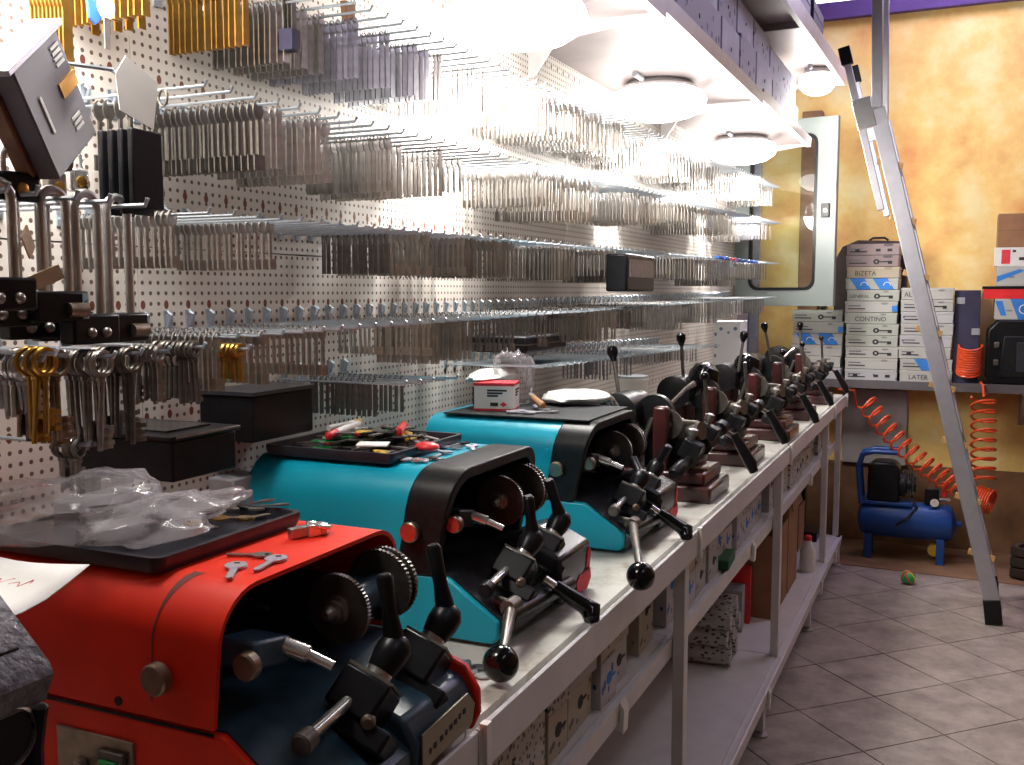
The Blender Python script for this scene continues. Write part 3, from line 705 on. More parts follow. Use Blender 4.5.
gs = MB(); ro = arch(.325, M1S['T'], M1S['R'], M1S['h2'], -.0005); gv = []
for q, (v_, w_) in enumerate(ro[1:9][::-1] + [(-.0005, .17), (-.0005, .135)]):
    wd_ = max(.0012, .0065 - .0011 * q); gv.append([(.347 - .002 * q - wd_, v_, w_), (.347 - .002 * q + wd_, v_, w_)])
gs.loft(gv, caps=False, closed=False); gs.build('grime_streak', M['grime'], m1)
# machine at the left edge: charcoal crackle cover over a dark red body
t = thing('key_cutting_machine', 'dark key machine with speckled charcoal cover and round dial, cut by the left picture edge', 'machine', (.065, .125, BZ + .012))
MB().prism([(0, .10), (0, .31), (.36, .31), (.405, .305), (.462, .254), (.466, .246), (.456, .224), (.450, .230), (.454, .246), (.400, .298), (.006, .300), (.006, .10)], 'y', 0, .37).build('cover', M['charcoal'], t)
MB().prism([(.01, .008), (.47, .008), (.462, .06), (.446, .10), (.446, .226), (.448, .240), (.40, .29), (.01, .29)], 'y', .006, .362).build('body', M['darkred'], t, bevel=.003)
MB().tube([(.457, .364, .222), (.450, .364, .19), (.450, .364, .115), (.462, .364, .06)], .006, 8).build('gasket', M['black'], t)
dz = H(1, 737, 0, .513); dv0, dw0 = dz.y - .125, dz.z - BZ - .012
MB().box(.446, .4485, dv0 - .03, dv0 + .018, dw0 + .026, dw0 + .060).build('glass_label', M['gloss'], t, bevel=.0008)
MB().turn((.446, dv0, dw0), (1, 0, 0), [(0, .024), (.010, .024), (.012, .021), (.008, .020), (.008, .001)], 28).build('dial', M['nickel'], t)
MB().cyl((.454, dv0, dw0), (.4555, dv0, dw0), .0195, n=28).build('dial_face', M['black'], t)
for u in (.05, .4):
    for v in (.05, .32): MB().cyl((u, v, -.012), (u, v, .01), .014).build('foot', M['black'], t)

# old maroon key machines further along
def old_machine(label, x, y, s=1.0, v=0, rz=0.0):
    t = thing('old_key_machine', label, 'machine', (x, y, BZ), rz=rz, group=None); t.scale = (s, s, s)
    L = -.38
    MB().box(L, 0, 0, .23, 0, .042).build('base_plate', M['maroon'], t, bevel=.008)
    MB().box(L + .02, -.02, .015, .215, .042, .075).build('base_step', M['maroon'], t, bevel=.008)
    MB().box(-.10, -.022, .06, .16, .075, .080).build('chip_pad', M['maroon_tan'], t, bevel=.002)
    MB().box(-.16, -.12, .02, .055, .05, .24).build('front_column', M['maroon'], t, bevel=.008)
    MB().box(-.30, -.22, .05, .19, .05, .20).build('column', M['maroon'], t, bevel=.012)
    MB().turn((-.25, .0, .22), (0, 1, 0), [(0, .04), (.004, .052), (.11, .052), (.115, .045), (.19, .045), (.20, .03)], 22).build('motor', M['blackm'], t)
    MB().turn((-.17, .07, .215), (0, 1, 0), [(0, .02), (.002, .050), (.03, .050), (.034, .042)], 26).build('belt_guard', M['blackm'], t)
    gear(MB(), (-.13, .06, .19), (0, 1, 0), .040, .007).build('cutter_wheel', M['steel_dark'], t)
    MB().turn((-.13, .06, .19), (0, -1, 0), [(0, .012), (.015, .012), (.02, .006)], 12).build('arbor_nut', M['nickel'], t)
    MB().prism([(-.20, .07), (-.06, .07), (-.05, .10), (-.12, .19), (-.20, .21)], 'y', .085, .20).build('gear_head', M['blackm'], t, bevel=.006)
    MB().turn((-.10, .095, .165), (1, -.35, .2), [(0, .026), (.02, .026), (.022, .018), (.05, .018), (.052, .024), (.062, .024)], 16).build('spindle_nose', M['steel_dark'], t)
    if v in (0, 3): MB().tube([(-.16, .16, .22), (-.12, .20, .27), (-.10, .22, .285)], [.006, .006, .009], 8).build('side_lever', M['nickel'], t)
    if v in (1, 2): MB().turn((-.20, .10, .20), (.35, .2, 1), [(0, .030), (.03, .045), (.07, .050), (.10, .040), (.115, .015)], 20).build('lamp_hood', M['gloss'], t)
    # cross carriage with collars
    p0 = Vector((-.075, -.08, .085)); p1 = Vector((-.03, .27, .165)); d = (p1 - p0).normalized()
    MB().turn(p0, d, [(0, .012), (.01, .018), (.06, .018), (.062, .012), (.10, .012), (.102, .022), (.14, .022), (.142, .014), (.2, .014), (.202, .024), (.26, .024), (.262, .013), (.33, .013), (.334, .02), (.36, .02), (.362, .01)], 16).build('carriage_shaft', M['blackm'], t)
    for q in (.12, .24):
        P = p0 + d * q
        MB().obox(P + UP * .02, (.05, .045, .05), Matrix.Rotation(R_(25), 3, 'Y')).build('vise', M['blackm'], t, bevel=.004)
        MB().turn(P + UP * .045, (.2, 0, 1), [(0, .008), (.012, .008), (.013, .013), (.028, .013), (.03, .008)], 12).build('clamp_screw', M['nickel'], t)
    MB().tube([p1 + d * -.02, p1 + Vector((.03, .01, -.03)), p1 + Vector((.065, .025, -.095))], [.008, .008, .008], 10).build('feed_lever', M['nickel'], t)
    MB().tube([p1 + Vector((.03, .0, -.02)), p1 + Vector((.075, .012, -.10)), p1 + Vector((.085, .014, -.125))], [.012, .017, .012], 12).build('grip', M['black'], t)
    if v % 2 == 0:
        MB().tube([(-.20, .02, .10), (-.17, .05, .20), (-.06, .10, .24 - .05)], .009, 10).build('brace_rod', M['steel_dark'], t)
    b0 = Vector((-.26 + .03 * v, .06, .24)); b1 = b0 + Vector((-.03 + .02 * (v % 3), .03 - .03 * (v % 2), .12 + .015 * (v % 2)))
    MB().tube([b0, b1], .0055, 8).build('clamp_lever', M['steel_dark'], t)
    MB().turn(b1 - (b1 - b0).normalized() * .012, b1 - b0, [(0, .006), (.008, .009), (.022, .015), (.036, .015), (.042, .008)], 12).build('lever_knob', M['gloss'], t)
    b0 = Vector((-.05, .19, .15)); b1 = b0 + Vector((-.01, -.02, .16))
    MB().tube([b0, b1], .0055, 8).build('clamp_lever', M['nickel'] if v % 2 else M['steel_dark'], t)
    if v != 1: MB().ball(b1, .012, 12, 8).build('lever_knob', M['gloss'], t)
    return t
old_machine('old maroon key machine, nearest of the row, beside the turquoise machine', .570, 2.43, 1.0, 0)
old_machine('second old maroon key machine from the near end, its black grip over the bench edge', .565, 3.00, 1.0, 1)
old_machine('third old maroon key machine from the near end of the row', .590, 3.58, 1.0, 2)
old_machine('fourth old maroon key machine, near the far end of the bench', .575, 4.20, 1.0, 3)
old_machine('fifth old maroon key machine, last on the bench end', .575, 4.84, 1.0, 4)

# ================================================================== trays and what lies on the machines
def tray(name, label, x0, x1, y0, y1, z, hgt=.022):
    cx, cy = (x0 + x1) / 2, (y0 + y1) / 2
    def rr(hx, hy, r, z, n=5):
        pts = []
        for sx, sy, a in ((1, 1, 0), (-1, 1, 90), (-1, -1, 180), (1, -1, 270)):
            for i in range(n + 1):
                t = R_(a + 90 * i / n); pts.append((sx * (hx - r) + r * math.cos(t), sy * (hy - r) + r * math.sin(t), z))
        return pts
    hx, hy = (x1 - x0) / 2, (y1 - y0) / 2
    m = MB().loft([rr(hx - .004, hy - .004, .012, 0), rr(hx, hy, .014, hgt * .5), rr(hx, hy, .014, hgt), rr(hx - .007, hy - .007, .010, hgt), rr(hx - .010, hy - .010, .008, .005)])
    o = m.build(name, M['tray'], None, (cx, cy, z), smooth=40)
    return tag(o, label, 'tray')
Z1 = BZ + .262; 
tray('parts_tray', 'black plastic tray on the orange red machine, holding a crumpled plastic bag', .145, .405, .728, .970, Z1 - .0095, .017)
tray('parts_tray', 'black plastic tray heaped with loose keys on the red knobbed turquoise machine', .065, .315, 1.318, 1.572, Z1 + .0005, .017)

def crumple(name, mt, parent, c, rx, ry, rz, seed, n=26, m=16, amp=.3):
    r_ = random.Random(seed); from mathutils import noise
    mb = MB(); rings = []
    for k in range(m + 1):
        a = math.pi * (.03 + .94 * k / m) - math.pi / 2; ring = []
        for i in range(n):
            b_ = 2 * math.pi * i / n
            p = Vector((math.cos(a) * math.cos(b_), math.cos(a) * math.sin(b_), math.sin(a)))
            f = 1 + amp * noise.noise(p * 1.7 + Vector((seed, 0, 0))) + amp * .55 * abs(noise.noise(p * 4.3 + Vector((0, seed, 0)))) + amp * .25 * noise.noise(p * 9 + Vector((0, 0, seed)))
            q = Vector((p.x * rx, p.y * ry, p.z * rz)) * f
            q.z = max(q.z, -rz * .62)
            ring.append(Vector(c) + q)
        rings.append(ring)
    mb.loft(rings)
    return mb.build(name, mt, parent, smooth=75)
t = thing('plastic_bag', 'crumpled clear plastic bag lying on the black tray of the orange red machine', 'bag', (.27, .82, Z1 + .004))
crumple('pouch', M['film'], t, (-.045, -.03, .026), .095, .085, .036, 3, 40, 24, amp=.42)
crumple('flap', M['film'], t, (.050, -.01, .018), .065, .075, .024, 8, 40, 24, amp=.42)
crumple('twisted_neck', M['film'], t, (.035, .09, .016), .024, .075, .012, 12, 28, 18, .3)
# small things at the back of that tray
o = MB().turn((0, 0, 0), (.75, -.35, .25), [(0, .020), (.018, .020), (.018, .016), (.004, .015), (.003, .001)], 24).build('magnifier_cap', M['greybox'], None, H(218, 513, 0, .15)); tag(o, 'round grey cap with white inside at the back of the tray', 'cap')
t = thing('pen_knife', 'black and yellow striped tool lying behind the plastic bag', 'tool', H(178, 516, 0, .14), rz=R_(80))
MB().tube([(-.05, 0, .004), (-.03, 0, .006), (.05, 0, .012)], [.009, .012, .011], 10).build('grip', M['black'], t)
for q in range(4): MB().cyl((-.03 + q * .022, 0, .0065 + q * .0015), (-.022 + q * .022, 0, .007 + q * .0015), .0123).build('yellow_band', M['yellowp'], t)
o = MB().box(-.02, .02, -.05, .05, 0, .03).build('metal_box', M['greybox'], None, (.185, .86, Z1 + .0), bevel=.003); tag(o, 'small grey metal block under the striped tool', 'block')
o = MB().box(-.014, .014, -.02, .02, 0, .02).build('clip_block', M['whitep'], None, (.185, .935, Z1 + .0065), bevel=.004, rot=(0, 0, R_(15))); tag(o, 'small pale plastic block beside the round grey cap', 'block')

def flat_key(mt_bow, mt_bl, loc, rz, label, group=None, tilt=0.0, s=1.0, kind='house_key'):
    t = thing(kind, label, 'key', loc, group=group, rot=(R_(tilt), R_(tilt * .6), rz)); t.scale = (s, s, s)
    MB().plate_ring(ell(0, 0, .0125, .011, 12), ell(-.006, 0, .0032, .0032, 12), 'z', 0, .0026).build('bow', mt_bow, t)
    bl = [(.010, -.004), (.016, -.004), (.017, -.0025)]
    for q in range(5): bl += [(.019 + q * .0045, -.0022 + .0012 * (q % 2)), (.0215 + q * .0045, -.0036)]
    bl += [(.044, 0), (.041, .0038), (.010, .004)]
    MB().prism(bl, 'z', .0003, .0023).build('blade', mt_bl, t)
    return t
zt = Z1 - .009
for q, (px, py, rz, tl) in enumerate(((236, 567, 100, 'left'), (276, 560, 150, 'middle'))):
    p = H(px, py, 2, zt); flat_key(M['alu'], M['alu'], (p.x, p.y, zt), R_(-60 - 20 * q), 'silver house key on the orange red hood, the %s of two' % tl, s=1.05)
p = H(262, 556, 2, zt); flat_key(M['nickel'], M['nickel'], (p.x, p.y, zt), R_(200), 'dull silver key lying between the two bright keys and the tray', s=.9)
p = H(309, 535, 2, zt); t = thing('key_ring_bundle', 'bright metal lock bit with a ring lying on the orange red hood beside the tray', 'ring', (p.x, p.y, zt), rz=R_(70))
MB().box(-.026, .004, -.005, .005, 0, .012).build('bit', M['nickel_b'], t, bevel=.001)
MB().torus((.014, 0, .009), .013, .003, (.25, 0, 1)).build('ring', M['chrome'], t); MB().box(-.006, .010, -.010, -.004, .0, .013).build('tab', M['chrome'], t)
MB().turn((.014, -.001, 0), (0, 0, 1), [(0, .010), (.011, .010), (.013, .005)], 14).build('cylinder', M['nickel_b'], t)
# crumbs of keys inside tray 1
for q in range(7):
    flat_key(M['brass' if q < 3 else 'nickel'], M['bronze' if q < 3 else 'nickel'], (.33 + .02 * (q % 3), .86 + .022 * q, Z1 + .0075 + .003 * (q % 2)), R_(40 * q), ('small brass key in the tray beside the bag' if q < 3 else 'small grey key at the far end of the bag tray'), 'small brass keys in the bag tray' if q < 3 else 'small grey keys in the bag tray', 6, .85)
# white note at the left, over the hood of the red machine
p = H(40, 566, 2, Z1 + .02)
nb = MB(); a = H(0, 582, 2, Z1 + .03); b_ = H(86, 552, 2, Z1 + .03); c = H(40, 550, 2, Z1 + .03)
cx = Vector((.325, .605, Z1 + .022))
gr = []
for i in range(7):
    gr.append([Vector((-.085 + .17 * j / 6, -.09 + .145 * i / 6 - .02 * j / 6, .010 * math.sin(i * .7 + j * .4) - .02 * (1 - i / 6))) for j in range(7)])
nb.loft(gr, caps=False, closed=False)
o = nb.build('paper_note', M['paper'], None, cx); md = o.modifiers.new('solid', 'SOLIDIFY'); md.thickness = .0008
tag(o, 'white paper note with red scribble on the orange red hood, at the left edge', 'note')
def on_note(x, y):
    j = (x + .085) / .17 * 6; i = (y + .02 * j / 6 + .09) / .145 * 6
    return (x, y, .010 * math.sin(i * .7 + j * .4) - .02 * (1 - i / 6) + .0012)
sc = MB()
for q in range(5): sc.tube([on_note(-.015 + .012 * q, .000 + .004 * (q % 2)), on_note(-.010 + .012 * q, .014 - .005 * (q % 2)), on_note(-.004 + .012 * q, .002)], .0009, 4)
sc.build('red_scribble', M['inkred'], o)

# heap of keys on the turquoise machine's tray
rk = random.Random(3); cols = ['black', 'black', 'blackm', 'black', 'greenp', 'redp', 'yellowp', 'black', 'nickel', 'whitep', 'steel_dark', 'black', 'nickel_b', 'greenp']
cn = {'black': 'black headed', 'blackm': 'dark headed', 'greenp': 'green headed', 'redp': 'red headed', 'yellowp': 'yellow headed', 'nickel': 'grey', 'whitep': 'white headed', 'steel_dark': 'dark steel', 'nickel_b': 'shiny'}
for q in range(88):
    c = cols[q % len(cols)]; lay = q // 24
    x = rk.uniform(.10 + .02 * lay, .285 - .015 * lay); y = rk.uniform(1.355 + .015 * lay, 1.545 - .02 * lay)
    flat_key(M[c], M['nickel' if q % 3 else 'steel_dark'], (x, y, Z1 + .0075 + .0070 * lay + rk.uniform(0, .003)), rk.uniform(0, 6.28), 'loose %s key in the heap on the turquoise machine tray' % cn[c], '%s keys in the tray heap' % cn[c], rk.uniform(-9, 9), rk.uniform(1.0, 1.4))
def stick(name, label, cat, p0, p1, r, m1_, m2_=None):
    p0, p1 = Vector(p0), Vector(p1); t = thing(name, label, cat, p0)
    d = p1 - p0; MB().tube([Vector((0, 0, 0)), d * .75], r, 10).build('barrel', m1_, t); MB().tube([d * .75, d * .97, d], [r * 1.1, r, r * .4], 10).build('tip', m2_ or m1_, t); return t
stick('marker', 'white marker with red end lying across the heap of keys', 'marker', (.15, 1.48, Z1 + .037), (.17, 1.355, Z1 + .033), .007, M['whitep'], M['redp'])
stick('screwdriver', 'red handled stubby tool on the heap of keys near the tray edge', 'tool', (.22, 1.52, Z1 + .034), (.25, 1.45, Z1 + .032), .007, M['redp'], M['redp'])
stick('pen', 'white pen lying along the back of the heap of keys', 'pen', (.12, 1.43, Z1 + .034), (.11, 1.55, Z1 + .032), .005, M['whitep'], M['yellowp'])
o = MB().box(-.025, .025, -.014, .014, 0, .002).build('key_tag', M['paper'], None, (.27, 1.338, Z1 + .0275), rot=(R_(4), 0, R_(20))); tag(o, 'white tag hanging over the near left of the key tray', 'tag')
p = H(427, 449, 2, Z1 + .012); o = MB().ball((0, 0, 0), .022, 20, 10, (1, .8, .38)).build('key_fob', M['redp'], None, (p.x, p.y, Z1 + .016)); tag(o, 'bright red oval fob on keys beside the tray of the turquoise machine', 'fob')
for q, (px, py) in enumerate(((405, 459), (418, 460), (432, 458), (446, 452), (456, 447), (464, 443), (472, 446), (440, 446))):
    p = H(px, py, 2, Z1 + .004); flat_key(M[('alu', 'chrome', 'black')[q % 3]], M['alu'], (p.x, p.y, Z1 + .003), R_(50 * q), 'loose %s key on the turquoise hood beside the red fob' % ('silver', 'shiny', 'black headed')[q % 3], '%s keys beside the red fob' % ('silver', 'shiny', 'black headed')[q % 3], 3)

# on the rubber mat of the second turquoise machine
Z3 = BZ + .2685
p = H(497, 409, 2, Z3); t = thing('small_carton', 'small white and red carton with printed label on the rubber mat', 'box', (p.x, p.y, Z3), rz=R_(14))
MB().box(-.045, .045, -.038, .038, 0, .062).build('body', M['paper'], t, bevel=.001)
MB().box(-.0455, .0455, -.0385, .0385, .0, .005).build('red_band', M['inkred'], t); MB().box(-.0455, .0455, -.0385, .0385, .056, .0625).build('red_band', M['inkred'], t)
for q in range(3): MB().box(.0452, .0458, -.015, .030 - .010 * q, .044 - .006 * q, .048 - .006 * q).build('print_line', M['ink'], t)
for q in range(3): MB().box(-.015, .030 - .010 * q, -.0388, -.0382, .044 - .006 * q, .048 - .006 * q).build('print_line', M['ink'], t)
MB().box(-.008, .010, -.0388, -.0382, .011, .019).build('print_block', M['ink'], t); MB().prism([(.014, .015), (.022, .021), (.030, .015), (.022, .009)], 'y', -.0388, -.0382).build('red_diamond', M['inkred'], t)
t = thing('plastic_bag', 'pale clear bag standing behind the small red and white carton', 'bag', (p.x - .01, p.y + .11, Z3)); crumple('film', M['film'], t, (0, 0, .05), .05, .06, .075, 21, 20, 12, .4)
t = thing('plastic_bag', 'flat milky plastic bag lying on the rubber mat', 'bag', tuple(H(575, 402, 2, Z3))); crumple('film', M['milky'], t, (0, 0, .012), .075, .10, .016, 30, 22, 10, .35)
t = thing('plastic_bag', 'thin milky bag stretched out between the carton and the wall', 'bag', (.12, 2.10, Z3 + .055)); crumple('film', M['milky'], t, (0, 0, .012), .03, .11, .016, 34, 20, 10, .35)
o = MB().box(-.04, .04, -.05, .05, 0, .045).build('black_block', M['black'], None, (.13, 2.10, Z3 + .0005), bevel=.005); tag(o, 'dark box behind the milky bags on the rubber mat', 'box')
t = stick('screwdriver', 'wooden handled small tool lying on the rubber mat beside the carton', 'tool', tuple(H(543, 406, 2, Z3 + .01)), tuple(H(530, 395, 2, Z3 + .03)), .008, M['card'], M['nickel'])
for q, (px, py) in enumerate(((520, 411), (530, 413), (545, 410), (553, 412), (538, 406), (512, 412))):
    p = H(px, py, 2, Z3 + .002); flat_key(M['alu'], M['alu'], (p.x, p.y, Z3 + .0015), R_(70 * q), 'loose silver key on the rubber mat in front of the carton', 'silver keys on the rubber mat', 3, 1.1)
t = stick('clamp_handle', 'grey handle and bright rod lying beyond the rubber mat', 'tool', (.33, 2.40, BZ + .235), (.37, 2.22, BZ + .282), .010, M['greybox'], M['chrome'])
# keys and clippings on the worktop
for q, (px, py) in enumerate(((478, 668), (470, 672), (484, 676), (462, 664))):
    p = H(px, py, 2, BZ + .002); flat_key(M['steel_dark' if q == 0 else 'nickel_b'], M['nickel'], (p.x, p.y, BZ + .0015), R_(100 * q + 20), 'loose grey key on the worktop between the red and turquoise machines', 'loose keys on the worktop')

# ================================================================== special things hung at the left of the pegboard
# padlocks with long shackles
def padlock(label, top, L, hgt=.030, wid=.052, group=None, sticker=False, knobs=2, rz=0.0):
    """hangs with its shackle bow at the point top, the body below"""
    t = thing('padlock', label, 'padlock', top, rz=rz, group=group)
    sw = .0165; pts = [(0, -sw, -L), (0, -sw, -.016)]
    for i in range(9): a = math.pi - math.pi * i / 8; pts.append((0, sw * math.cos(a), -.016 + sw * math.sin(a)))
    pts += [(0, sw, -.016), (0, sw, -L)]
    MB().tube(pts, .0052, 10).build('shackle', M['nickel_b'], t)
    b = MB().box(-.012, .012, -wid / 2, wid / 2, -L - hgt + .004, -L + .004).build('body', M['black'], t, bevel=.003)
    if knobs == 1: MB().cyl((.0, wid / 2 - .016, -L - hgt / 2 - .001), (.024, wid / 2 - .016, -L - hgt / 2 - .001), .008, n=18).build('cylinder', M['brass'], b)
    if knobs == 2:
        for q in (-.010, .012): MB().ball((.012, q, -L - hgt / 2), .0062, 12, 8).build('rivet', M['nickel'], b)
    if knobs == 3:
        MB().turn((.004, wid / 2 - .030, -L - hgt / 2), (0, 1, 0), [(0, .008), (.006, .0085), (.006, .0075), (.008, .0085), (.015, .0085), (.015, .0075), (.017, .0085), (.024, .008)], 16).build('brass_cylinder', M['brass'], b)
        MB().cyl((.012, wid / 2 - .030, -L - hgt / 2), (.012, wid / 2 - .006, -L - hgt / 2), .0085, n=14).build('dial_roll', M['bronze'], b)
    if sticker:
        s_ = MB().box(.0121, .0126, wid / 2 - .010, wid / 2 - .002, -L - hgt + .007, -L + .001).build('sticker', M['label_lb'], b)
        lettering('VIRO', .0085, (.0128, wid / 2 - .006, -L - hgt / 2 + .002), (R_(90), R_(90), R_(90)), M['ink'], s_)
    return t
zp = 1.545
lk = [(.16, .700, .088, 3, 0, 'leftmost long shackle padlock with a brass cylinder, black body high'), (.195, .735, .118, 2, 0, 'black long shackle padlock second from left, two bright rivets'),
      (.215, .785, .114, 3, 1, 'black long shackle padlock with light blue lettered sticker'), (.165, .795, .134, 2, 0, 'black long shackle padlock hanging low behind the stickered one'),
      (.215, .830, .140, 2, 0, 'black long shackle padlock with two rivets left of the rightmost one'), (.205, .885, .140, 3, 0, 'rightmost long shackle padlock, black with a brass dial roll'),
      (.13, .745, .120, 0, 0, 'black long shackle padlock half hidden behind the second from left'), (.155, .845, .138, 0, 0, 'black long shackle padlock close to the wall behind the low row'), (.235, .70, .100, 2, 0, 'black long shackle padlock at the left picture edge, two rivets')]
for x, y, L, kn, st, lb in lk:
    padlock(lb, (x, y, zp), L, knobs=kn, sticker=bool(st), rz=R_(rng.uniform(-12, 4)), wid=.068, hgt=.034)
for y in (.70, .735, .785, .83, .885):
    o = MB().box(0, .003, -.008, .008, -.01, .03).tube([(.002, 0, 0), (.25, 0, -.002), (.254, 0, .006)], .0028, 6).build('pegboard_hook', M['zinc'], None, (0, y, zp - .008)); tag(o, 'sturdy zinc hook carrying the long shackle padlocks', 'hook', 'hooks under the padlocks')
for q, (px, py, rz, w) in enumerate(((28, 242, 30, 'upper'), (45, 278, -25, 'lower'))):
    p = H(px, py, 0, .25); o = MB().box(-.001, .001, -.018, .018, -.008, .008).build('key_tag', M['kraft'], None, p, rot=(R_(-35 + 60 * q), R_(10), R_(rz))); tag(o, 'folded kraft paper tag on the padlock bodies, the %s one' % w, 'tag')
# chrome and black padlocks above
def small_padlock(label, p, mt, w=.03, hh=.028):
    t = thing('padlock', label, 'padlock', p)
    MB().box(-.008, .008, -w / 2, w / 2, -hh, 0).build('body', mt, t, bevel=.004)
    MB().tube([(0, -w * .3, -.004), (0, -w * .3, .012)] + [(0, w * .3 * math.cos(math.pi - math.pi * i / 8), .012 + w * .3 * math.sin(math.pi * i / 8)) for i in range(9)] + [(0, w * .3, -.004)], .003, 8).build('shackle', M['chrome'], t)
    MB().turn((.008, 0, -hh * .6), (1, 0, 0), [(0, .007), (.002, .007), (.003, .004)], 14).build('keyway', M['brass'], t); return t
small_padlock('black padlock with brass keyway at the left edge above the shackles', H(16, 172, 0, .22), M['black'], .05, .030)
small_padlock('chrome padlock hanging under the grey lock case', H(76, 168, 0, .16), M['chrome'], .026, .028)
small_padlock('dull steel padlock left of the chrome one', H(54, 172, 0, .17), M['nickel'], .024, .030)
small_padlock('small dark padlock hanging just under the tilted lock case', H(62, 150, 0, .17), M['steel_dark'], .020, .024)
# tilted lock case
c = H(40, 85, 0, .24); t = thing('lock_case', 'grey steel mortice lock case with slots, hanging tilted in the top left corner', 'lock', c, rot=(0, 0, R_(18)))
rt = Matrix.Rotation(R_(38), 4, 'X'); 
def tb(mb):
    mb.v = [tuple(rt @ Vector(p)) for p in mb.v]; return mb
tb(MB().box(-.012, .012, -.052, .048, -.082, .040)).build('case', M['case_grey'], t, bevel=.002)
tb(MB().box(-.016, .016, -.064, .058, .040, .046)).build('faceplate', M['alu'], t, bevel=.0008)
tb(MB().box(.0118, .0135, -.030, -.026, -.04, .0)).build('slot', M['whitep'], t); tb(MB().box(.0118, .0135, .012, .0485, -.022, -.006)).build('window', M['brass'], t)
for q in range(4): tb(MB().box(.0118, .0132, .022, .040, .008 + q * .006, .011 + q * .006)).build('vent_slit', M['whitep'], t)
for q in range(3): tb(MB().box(.0118, .0132, .012, .030, -.060 + q * .006, -.057 + q * .006)).build('vent_slit', M['whitep'], t)
tb(MB().box(-.030, -.012, -.058, .040, -.080, .030)).build('second_case', M['maroon_tan'], t, bevel=.002)
MB().tube([(0.0, .03, .03), (.03, .09, .035), (.02, .16, .035)], .0025, 6).build('hanging_wire', M['zinc'], t)
# tags, pouch, coloured bits
p = H(136, 95, 0, .245); o = MB().prism([(-.026, .020), (-.012, .042), (.030, .018), (.022, -.036), (-.022, -.020)], 'x', -.0006, .0006).build('paper_tag', M['paper'], None, p, rot=(0, 0, R_(-10))); tag(o, 'blank white paper tag hanging from the second hook row', 'tag')
o = MB().torus((0, 0, 0), .010, .0016, (.3, 1, 0)).build('key_ring', M['steel_dark'], None, H(163, 98, 0, .2)); tag(o, 'dark split ring on a hook beside the white paper tag', 'ring')
t = thing('key_pouch', 'black plastic key cards hanging in a block under the white paper tag', 'pouch', H(133, 172, 0, .20))
for q in range(4): MB().box(-.03 + q * .016, -.022 + q * .016, -.026, .024, -.052 + .006 * (q % 2), .048).build('card', M['black'], t, bevel=.002)
t = thing('house_key', 'white headed long key hanging on the topmost row, left of the brass keys', 'key', H(106, 6, 0, .18)); MB().plate_ring(ell(0, 0, .013, .016, 14), ell(0, .010, .003, .003, 14), 'x', -.001, .001).build('bow', M['paper'], t); MB().box(-.001, .001, -.004, .004, -.05, -.014).build('blade', M['nickel_b'], t)
o = MB().prism([(-.012, .03), (.006, .03), (.012, -.006), (.002, -.016), (-.006, -.010)], 'x', -.002, .002).build('plastic_tag', M['bluep'], None, H(93, 10, 0, .17)); tag(o, 'blue plastic tag beside the white headed key', 'tag')
for q in range(9):
    o = bpy.data.objects.new('brass_blank', (kmesh.get(('wide', 'brass')) or KEYMB['wide'].mesh('brass_blank', M['brass']))); COL.objects.link(o); p = H(34 + q * 4, -6, 0, .12 + .009 * q); o.location = p
    tag(o, 'brass key blank in the small comb at the top left corner', 'key', 'brass blanks at the top left corner')
t = thing('bunch_of_keys', 'dark toothed key bunch hanging beside the brass keys at the top', 'keys', H(288, -6, 0, .17))
for q in range(3): MB().box(-.006 + .005 * q, -.004 + .005 * q, -.005 + .003 * q, .006 + .003 * q, -.06, .02).build('blade', M['steel_dark'], t)
MB().box(-.014, .012, -.008, .014, -.085, -.052).build('head', M['folder'], t, bevel=.002)
t = thing('bunch_of_keys', 'brown leather key holder pinned high on the blown out wall', 'keys', H(345, 20, 0, .08)); MB().prism([(-.018, .03), (.02, .032), (.016, .0), (.022, -.03), (-.02, -.028), (-.012, .0)], 'x', 0, .012).build('leather', M['card'], t, bevel=.002)
o = MB().box(-.1, .0, -.011, .011, -.006, .006).build('hook_sleeve', M['greenp'], None, H(663, 153, 0, .2), bevel=.002); tag(o, 'bright green sleeve on a hook of the topmost row', 'sleeve')
for q in range(7):
    o = MB().box(-.01, .01, -.040, .040, -.006, .006).build('hook_sleeve', M['bluep'] if q != 2 else M['redp'], None, (.266, 3.85 + .12 * q, 1.568), bevel=.003); tag(o, ('red' if q == 2 else 'blue') + ' plastic strip on hook tips at the far end of the third row', 'sleeve', 'blue plastic strips on the hook tips' if q != 2 else None)
t = thing('key_wallet', 'black key wallet hanging among the blanks of the third hook row', 'wallet', (.275, 2.75, 1.495)); MB().box(-.05, .012, -.14, .13, -.06, .045).build('leather', M['black'], t, bevel=.006); MB().box(.0125, .015, -.12, .11, -.02, .03).build('window', M['steel_blue'], t)
t = thing('black_case', 'black case lying on the fifth hook row behind the bags', 'case', (.12, 2.25, 1.290)); MB().box(-.08, .08, -.13, .13, 0, .04).build('body', M['black'], t, bevel=.006); MB().box(-.081, .081, -.131, .131, .018, .021).build('seam', M['steel_dark'], t)

